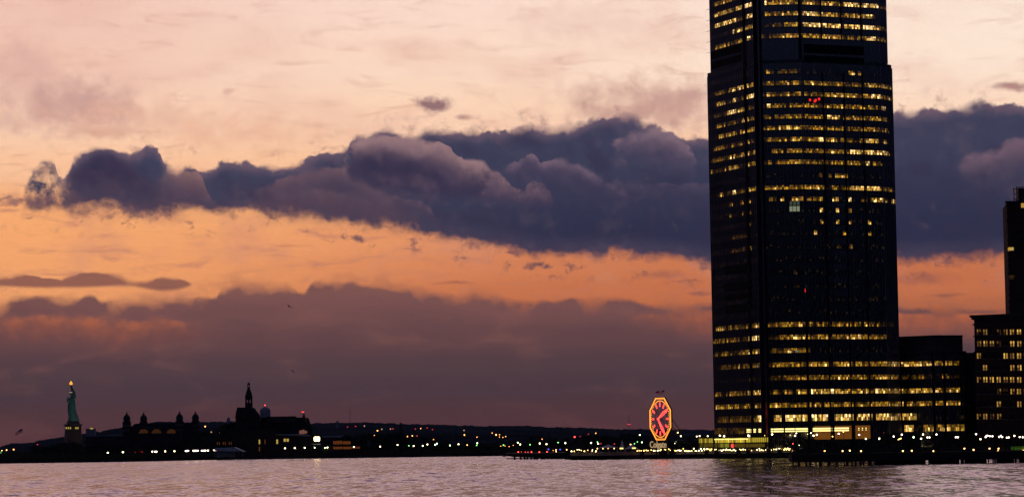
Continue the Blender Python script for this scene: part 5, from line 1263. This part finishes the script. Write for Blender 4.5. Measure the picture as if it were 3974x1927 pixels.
# fender boards under the deck, broken, that leave gaps
q = MB(); x = 24.0
while x < xb - xa:
    w = rq.uniform(3, 9); q.box((x + w / 2, 8.2, zb_ / 2 - .1), (w, .15, zb_ + .5)); x += w + rq.uniform(.6, 2.8)
q.build('fender_board', M['wood'], pier)
# green lit ferry landing at the far right
fl = thing('ferry_landing', 'low floating shed glowing dull green at the far right edge', 'ferry landing', (P(3895, 1760, 800).x, 800, 0))
def FL(px, py): p = P(px, py, 800); return p.x - fl.location.x, p.z
a = FL(3893, 1770); b_ = FL(4040, 1726)
q = MB(); q.box(((a[0] + b_[0]) / 2, 4, b_[1] + .1), (b_[0] - a[0] + 1, 9, .3)); q.build('roof', M['roof'], fl)
for ya, yb in ((1729, 1744), (1750, 1762)):
    c_ = FL(3925, yb); d_ = FL(4038, ya); q = MB(); q.box(((c_[0] + d_[0]) / 2, .5, (c_[1] + d_[1]) / 2), (d_[0] - c_[0], .2, d_[1] - c_[1])); q.build('panel', M['green_glow'], fl)
q = MB(); [q.box((FL(x_, 1745)[0], .2, (a[1] + b_[1]) / 2), (.18, .18, b_[1] - a[1])) for x_ in (3895, 3911, 3935, 3962, 4000, 4036)]; q.box(((a[0] + b_[0]) / 2, 2, (a[1] + zt_) / 2), (b_[0] - a[0], 5, .5)); q.build('post', M['dark_metal'], fl)

# ================================================================== lamps across the far shore
def z4(x, y): return (1300 + x / 4.2933, 1580 + y / 4.2933)
def z5b(x, y): return (1880 + x / 4.2933, 1580 + y / 4.2933)
def z1(x, y): return (x / 3.1229, 1430 + y / 3.1229)
def z2(x, y): return (440 + x / 3.1229, 1430 + y / 3.1229)
def z3(x, y): return (860 + x / 3.1229, 1430 + y / 3.1229)
def z6(x, y): return (3200 + x / 3.3282, 1500 + y / 3.3282)
LAMPS = []
def L_(f, kind, r, Y, items):
    for x, y in items: px, py = f(x, y); LAMPS.append((px, py, Y, kind, r))
L_(z4, 'lamp_white', .36, 1545, [(315, 655), (752, 647), (1042, 620), (1310, 637), (1540, 612), (2058, 608)]); L_(z4, 'lamp_warm', .28, 1545, [(2202, 622)])
L_(z4, 'lamp_pale', .34, 1545, [(1462, 635), (1670, 617), (1698, 598), (1916, 628), (2370, 592)]); L_(z4, 'lamp_green', .26, 1545, [(1232, 634), (2362, 628)])
L_(z4, 'lamp_orange', .7, 3300, [(708, 383), (1205, 478), (1290, 468), (1645, 533), (2156, 455)]); L_(z4, 'lamp_orange', .55, 4200, [(1428, 348), (940, 455), (655, 462), (2366, 490)])
L_(z4, 'neon_red_dim', .9, 4400, [(210, 320), (345, 312), (968, 353), (1535, 338), (1340, 355), (1362, 468), (1625, 365)]); L_(z4, 'crown_light', 1.0, 4400, [(490, 305), (780, 358), (925, 355), (2150, 378), (1380, 480)])
L_(z5b, 'lamp_orange', .8, 3300, [(195, 452), (1860, 428)]); L_(z5b, 'lamp_orange', .5, 3900, [(128, 422), (355, 480), (308, 495), (250, 490), (252, 450), (960, 522)])
L_(z5b, 'lamp_white', .38, 1500, [(596, 612), (922, 595), (1034, 606), (1348, 590), (1776, 585), (1894, 600)]); L_(z5b, 'lamp_pale', .32, 1500, [(555, 583)]); L_(z5b, 'lamp_green', .28, 1450, [(317, 622), (760, 616), (1228, 580), (1884, 572)])
L_(z5b, 'lamp_orange', .16, 1450, [(343, 637), (480, 627), (272, 640), (412, 648)]); L_(z5b, 'lamp_red', .30, 1255, [(564, 738), (784, 738), (916, 738), (1043, 735)]); L_(z5b, 'lamp_red', .16, 1255, [(617, 735), (680, 738), (725, 740)])
L_(z5b, 'lamp_blue', .32, 1255, [(1066, 692), (1262, 697)]); L_(z5b, 'lamp_warm', .24, 1240, [(1192, 703), (1370, 700), (1882, 680), (1974, 680), (2162, 678), (1195, 730)]); L_(z5b, 'lamp_orange', .18, 1240, [(2060, 678), (1145, 712)])
L_(z5b, 'lamp_red', .8, 2600, [(1504, 487)]); L_(z5b, 'neon_red_dim', .6, 2900, [(1594, 478), (1733, 440)]); L_(z5b, 'lamp_warm', .24, 1300, [(2435, 612)]); L_(z5b, 'lamp_green', .22, 1300, [(2547, 568), (2500, 600)]); L_(z5b, 'neon_red_dim', .3, 1300, [(2165, 605), (1942, 597)])
L_(zz, 'lamp_pale', .28, 1300, [(168, 803), (200, 915)]); L_(zz, 'lamp_warm', .30, 1300, [(742, 768), (28, 947)]); L_(zz, 'lamp_white', .28, 1280, [(790, 822), (1074, 818), (1197, 822)]); L_(zz, 'lamp_white', .16, 1280, [(1030, 826), (698, 930)]); L_(zz, 'lamp_green', .18, 1250, [(130, 908), (718, 902), (88, 935)])
L_(z1, 'lamp_white', .42, 1530, [(1306, 1015), (1488, 1007)])
L_(z2, 'lamp_white', .40, 1515, [(116, 1007), (627, 997), (740, 995)]); L_(z2, 'lamp_bluewhite', .40, 1515, [(472, 1000), (506, 1001), (522, 1001), (877, 992), (892, 992), (906, 992), (970, 990), (988, 990), (1003, 990), (1022, 989), (1072, 989), (1100, 988), (1115, 988), (1146, 987), (1222, 984), (1236, 984), (1252, 984)])
L_(z2, 'lamp_orange', .8, 3600, [(1113, 697), (1348, 693)]); L_(z2, 'crown_light', .8, 3000, [(1186, 764), (1286, 768), (797, 762), (1033, 767)]); L_(z2, 'neon_red_dim', .3, 1900, [(197, 1005), (265, 1005), (350, 1005), (330, 995)])
L_(z3, 'lamp_white', .38, 1560, [(769, 960), (886, 957), (1007, 955), (1282, 950)]); L_(z3, 'lamp_pale', .28, 1560, [(1128, 953), (1252, 955)]); L_(z3, 'lamp_red', .5, 3000, [(985, 522), (987, 603)])
L_(z1, 'lamp_orange', .9, 3900, [(80, 982), (165, 975), (183, 1025), (38, 1072), (218, 1043)]); L_(z1, 'lamp_yellow', .6, 3900, [(22, 987)]); L_(z1, 'lamp_green', .6, 3800, [(10, 1018)]); L_(z1, 'neon_red_dim', .9, 3900, [(455, 915), (370, 1017), (365, 1052), (318, 1030), (60, 1045), (105, 1068), (282, 1048)])
L_(z5, 'lamp_white', .32, 1085, [(418, 692), (478, 700), (822, 690), (835, 697), (1163, 674), (1490, 694), (1753, 692), (1800, 680), (2112, 664)]); L_(z5, 'lamp_white', .22, 1085, [(128, 697), (243, 700), (1508, 658), (1716, 655), (88, 704)]); L_(z5, 'lamp_yellow', .12, 1085, [(1420, 684), (1668, 670), (2024, 703), (1057, 692)])
L_(z6, 'lamp_bluewhite', .30, 1060, [(183, 603), (447, 617), (893, 638), (998, 614), (1445, 612), (1958, 608)]); L_(z6, 'lamp_white', .30, 1050, [(533, 668), (706, 665), (1272, 612), (1247, 666), (2013, 672), (2452, 630)]); L_(z6, 'lamp_pale', .30, 1050, [(1150, 648)])
L_(z6, 'lamp_bluewhite', .27, 1000, [(1328, 650), (1355, 650), (1695, 648), (1722, 648), (2080, 645), (2092, 630), (2105, 628), (2133, 633), (2168, 635), (2257, 645), (2278, 630), (2295, 645), (2355, 652), (2380, 650), (2520, 645), (2560, 648)])
L_(z6, 'lamp_yellow', .2, 1040, [(955, 676), (972, 668), (985, 664), (103, 638), (243, 578)]); L_(z6, 'lamp_warm', .22, 800, [(234, 825), (326, 820), (471, 827), (1012, 825), (1126, 822), (1404, 826), (1806, 792), (1925, 810), (2130, 794), (2247, 794), (2240, 827), (2566, 824)]); L_(z6, 'lamp_orange', .18, 800, [(4, 824)])
L_(z6, 'neon_red_dim', .12, 1040, [(766, 590)]); L_(z5, 'lamp_red', .2, 1040, [(1458, 808)]); L_(z5, 'lamp_orange', .2, 800, [(1910, 910)]); L_(z5, 'lamp_warm', .22, 800, [(2168, 910)]); L_(z5, 'lamp_pale', .12, 1000, [(1548, 828)])
LAMPS.sort()
KN = {'lamp_white': 'white', 'lamp_warm': 'warm', 'lamp_orange': 'orange', 'lamp_red': 'red', 'lamp_green': 'green', 'lamp_bluewhite': 'cold white', 'lamp_yellow': 'yellow', 'lamp_blue': 'blue', 'lamp_pale': 'pale green', 'neon_red_dim': 'faint red', 'crown_light': 'faint orange'}
def zone(px):
    for lim, nm in ((245, 'by the statue'), (470, 'left of the domed hall'), (905, 'before the domed hall'), (1290, 'by the railway terminal'), (1990, 'left of the timber piles'), (2520, 'between piles and clock'), (2770, 'between clock and tower'), (3500, 'at the tower foot'), (3800, 'before the low wing')):
        if px < lim: return nm
    return 'before the brick building'
cnt = {}
for px, py, Y, kind, r in LAMPS:
    far = Y > 2500
    if P(px, py, Y).z - GZ < .8: z0 = P(px, py, Y).z - .8
    key = (zone(px), kind, far); i = cnt.get(key, 0); cnt[key] = i + 1
    nm = ('tiny ' if r / Y < .00022 else '') + KN[kind]
    if far: lamp(px, py, Y, kind, r, '%s hillside light %s, %s from the left' % (nm, zone(px), ordn(i)), 'light', 'lights on the hills', name='street_lamp')
    else: lamp(px, py, Y, kind, r, '%s lamp %s, %s from the left' % (nm, zone(px), ordn(i)), 'street lamp', 'lamps ' + zone(px), z0=GZ if not (Y == 800) else 2.9)
# the big floodlight
p = P(1230, 1702, 1600)
fl_ = thing('floodlight_mast', 'dazzling yellow-white floodlight on a mast right of the railway terminal', 'floodlight', (p.x, 1600, GZ))
q = MB(); q.tube((0, 0, 0), (0, 0, p.z - GZ), .2, .12, 8); q.box((0, 0, p.z - GZ - .9), (2.2, .4, .2)); q.build('mast', M['dark_metal'], fl_)
for dx, dz_ in ((-.8, -.45), (.8, -.45), (-.8, .6), (.8, .6)):
    q = MB(); q.ball((dx, -.3, p.z - GZ + dz_), 1.0, 0, 10, 6, .9); q.build('lamp_head', M['flood'], fl_)  # oversized heads, the lamp's glare is built into their size
q = MB(); q.box((0, 3.0, p.z - GZ - 3), (7.0, 3, .3)); q.build('spill_slab', M['farblock'], fl_)  # slab added under the lamps to catch their spill

# ================================================================== trees
def trees_along(lst, Y0, Y1, group, labelf, seed, wid=1.0):
    rr = random.Random(seed)
    for i, (px, y) in enumerate(lst):
        tree(px, y, rr.uniform(Y0, Y1), rr.randrange(7), labelf % ordn(i), group, wid * rr.uniform(.85, 1.2))
rt_ = random.Random(77)
def outline(pts, x0, x1, step):
    out = []; x = x0
    while x < x1: out.append((x, lerp(pts, x) + rt_.uniform(-4, 7))); x += step * rt_.uniform(.7, 1.3)
    return out
TT = [(1380, 1690), (1420, 1678), (1500, 1680), (1540, 1675), (1600, 1692), (1640, 1690), (1700, 1702), (1760, 1712), (1880, 1712), (1960, 1705), (2000, 1705), (2060, 1690), (2110, 1684), (2150, 1704), (2200, 1700), (2250, 1682), (2290, 1686), (2320, 1680), (2400, 1694), (2440, 1680), (2480, 1684), (2540, 1700)]
trees_along(outline(TT, 1375, 2545, 22), 1620, 1900, 'trees of the far shore park', 'dark park tree behind the far shore lamps, %s from the left', 1, 1.25)
TT2 = [(1380, 1722), (1900, 1722), (2200, 1712), (2540, 1722)]
trees_along(outline(TT2, 1400, 2200, 30), 1580, 1610, 'low trees at the far shore lamps', 'low dark tree among the far shore lamps, %s from the left', 2, 2.2)
TL = [(120, 1748), (190, 1735), (240, 1712), (280, 1712), (330, 1712)]
trees_along(outline(TL, 125, 330, 13), 3300, 3420, 'trees on the statue island', 'dark tree round the foot of the statue, %s from the left', 3, 1.6)
trees_along([(775, 1672), (788, 1668), (802, 1670), (815, 1680), (832, 1672), (846, 1690), (860, 1664), (872, 1650), (884, 1640), (896, 1648), (905, 1660), (868, 1675), (890, 1690)], 2300, 2600, 'trees between hall and terminal', 'dark tree between the domed hall and the terminal, %s from the left', 4, 1.1)
trees_along([(x, 1722 + (x % 37) / 3) for x in range(150, 905, 26)], 1640, 1900, 'trees low on the left shore', 'low dark tree on the left shore, %s from the left', 5, 2.0)
TR = [(2990, 1703), (3100, 1700), (3200, 1712), (3270, 1703), (3330, 1708), (3400, 1700), (3440, 1675), (3480, 1672), (3520, 1690), (3600, 1692), (3680, 1680), (3740, 1672), (3780, 1690), (3840, 1700), (3900, 1700), (3974, 1700)]
trees_along(outline(TR, 2995, 3990, 34), 1062, 1095, 'trees before the tower', 'dark tree at the foot of the tall buildings, %s from the left', 6, 1.3)
trees_along([(2650, 1700), (2672, 1694), (2690, 1705), (2716, 1698), (2600, 1708), (2745, 1692)], 1150, 1200, 'trees right of the clock', 'dark small tree right of the neon clock, %s from the left', 8, 1.2)
# low dark park building / hedge mass behind pier
hd_ = tag(MB().box((0, 0, 0.9), (GX(4100, 1030, 2) - GX(3090, 1030, 2), 2.0, 1.8)).build('hedge', M['leaf'], loc=(GX(3590, 1030, 2), 1030, GZ)), 'long dark clipped hedge behind the pier', 'hedge')

# ================================================================== birds
def bird(px, py, span_px, Y, bank, flap, label):
    p = P(px, py, Y); s = span_px / F * Y / 1.3
    q = MB()
    q.loft([(0, 0, -.22, .01, .01), (0, 0, -.14, .05, .04), (0, 0, 0, .07, .06), (0, 0, .12, .045, .04), (0, 0, .18, .03, .03), (0, 0, .25, .005, .005)], 8)
    # loft runs along z; lay it along x
    q.v = [(v[2], v[0], v[1]) for v in q.v]
    for sd_ in (-1, 1):
        w = [(.07, sd_ * .04, .02), (.10, sd_ * .30, .02 + flap * .16), (.02, sd_ * .65, .02 + flap * .10), (-.05, sd_ * .32, .02 + flap * .15), (-.08, sd_ * .04, .0)]
        q.add(w + [(x, y, z + .018) for x, y, z in w], [(0, 1, 2, 3, 4), (9, 8, 7, 6, 5), (0, 5, 6, 1), (1, 6, 7, 2), (2, 7, 8, 3), (3, 8, 9, 4)])
    q.add([(-.18, -.03, 0), (-.34, -.07, 0), (-.34, .07, 0), (-.18, .03, 0), (-.18, 0, .02)], [(0, 1, 2, 3), (0, 4, 3)])
    o = q.build('bird', M['bird'], loc=p); o.scale = (s, s, s); o.rotation_euler = (bank, -.15, R(60))
    return tag(o, label, 'bird', 'gulls over the river')
BIRDS = [(1125, 1191, 30, .5, .9), (961, 1407, 17, .2, .5), (1138, 1440, 26, .7, -.4), (878, 1502, 12, .3, .6), (1960, 1313, 13, .5, .4), (1518, 1475, 13, .2, .3), (1750, 1487, 13, .4, .5), (1686, 1512, 10, .6, .8), (1524, 1540, 13, .1, .2), (1575, 1534, 14, .4, .3), (2125, 1432, 8, .3, .3), (2308, 1610, 9, .2, .5)]
BL_ = ['large dark gull, wings raised, against the orange-brown cloud band', 'small gull high above the steeple', 'blurred gull right of and above the steeple', 'tiny gull left of the steeple top', 'tiny gull in mid sky, lone bird nearest the tower', 'tiny gull high over the tree line, uppermost of the middle ones', 'tiny gull right of the middle group', 'speck of a gull over the pale chimney, lower right of the group', 'tiny gull low over the tree line, left of a close pair', 'tiny gull low over the tree line, right of a close pair', 'speck of a gull high left of the clock', 'speck of a gull low above the hills left of the clock']
for (px, py, sp, bk_, fl2), lb_ in zip(BIRDS, BL_): bird(px, py, sp, 520 + (px * 7) % 300, bk_, fl2, lb_)

# ================================================================== thin evening haze over the whole reach
hm = bpy.data.materials.new('haze'); hm.use_nodes = True; nt = hm.node_tree; nt.nodes.clear()
vo = nt.nodes.new('ShaderNodeVolumePrincipled'); vo.inputs['Color'].default_value = (.35, .55, 1.0, 1); vo.inputs['Density'].default_value = 0.000012; vo.inputs['Anisotropy'].default_value = 0.0
om = nt.nodes.new('ShaderNodeOutputMaterial'); nt.links.new(vo.outputs[0], om.inputs['Volume'])
q = MB(); q.box((0, 5500, 130), (30000, 18000, 266)); hz = q.build('haze', hm); tag(hz, kind='stuff')
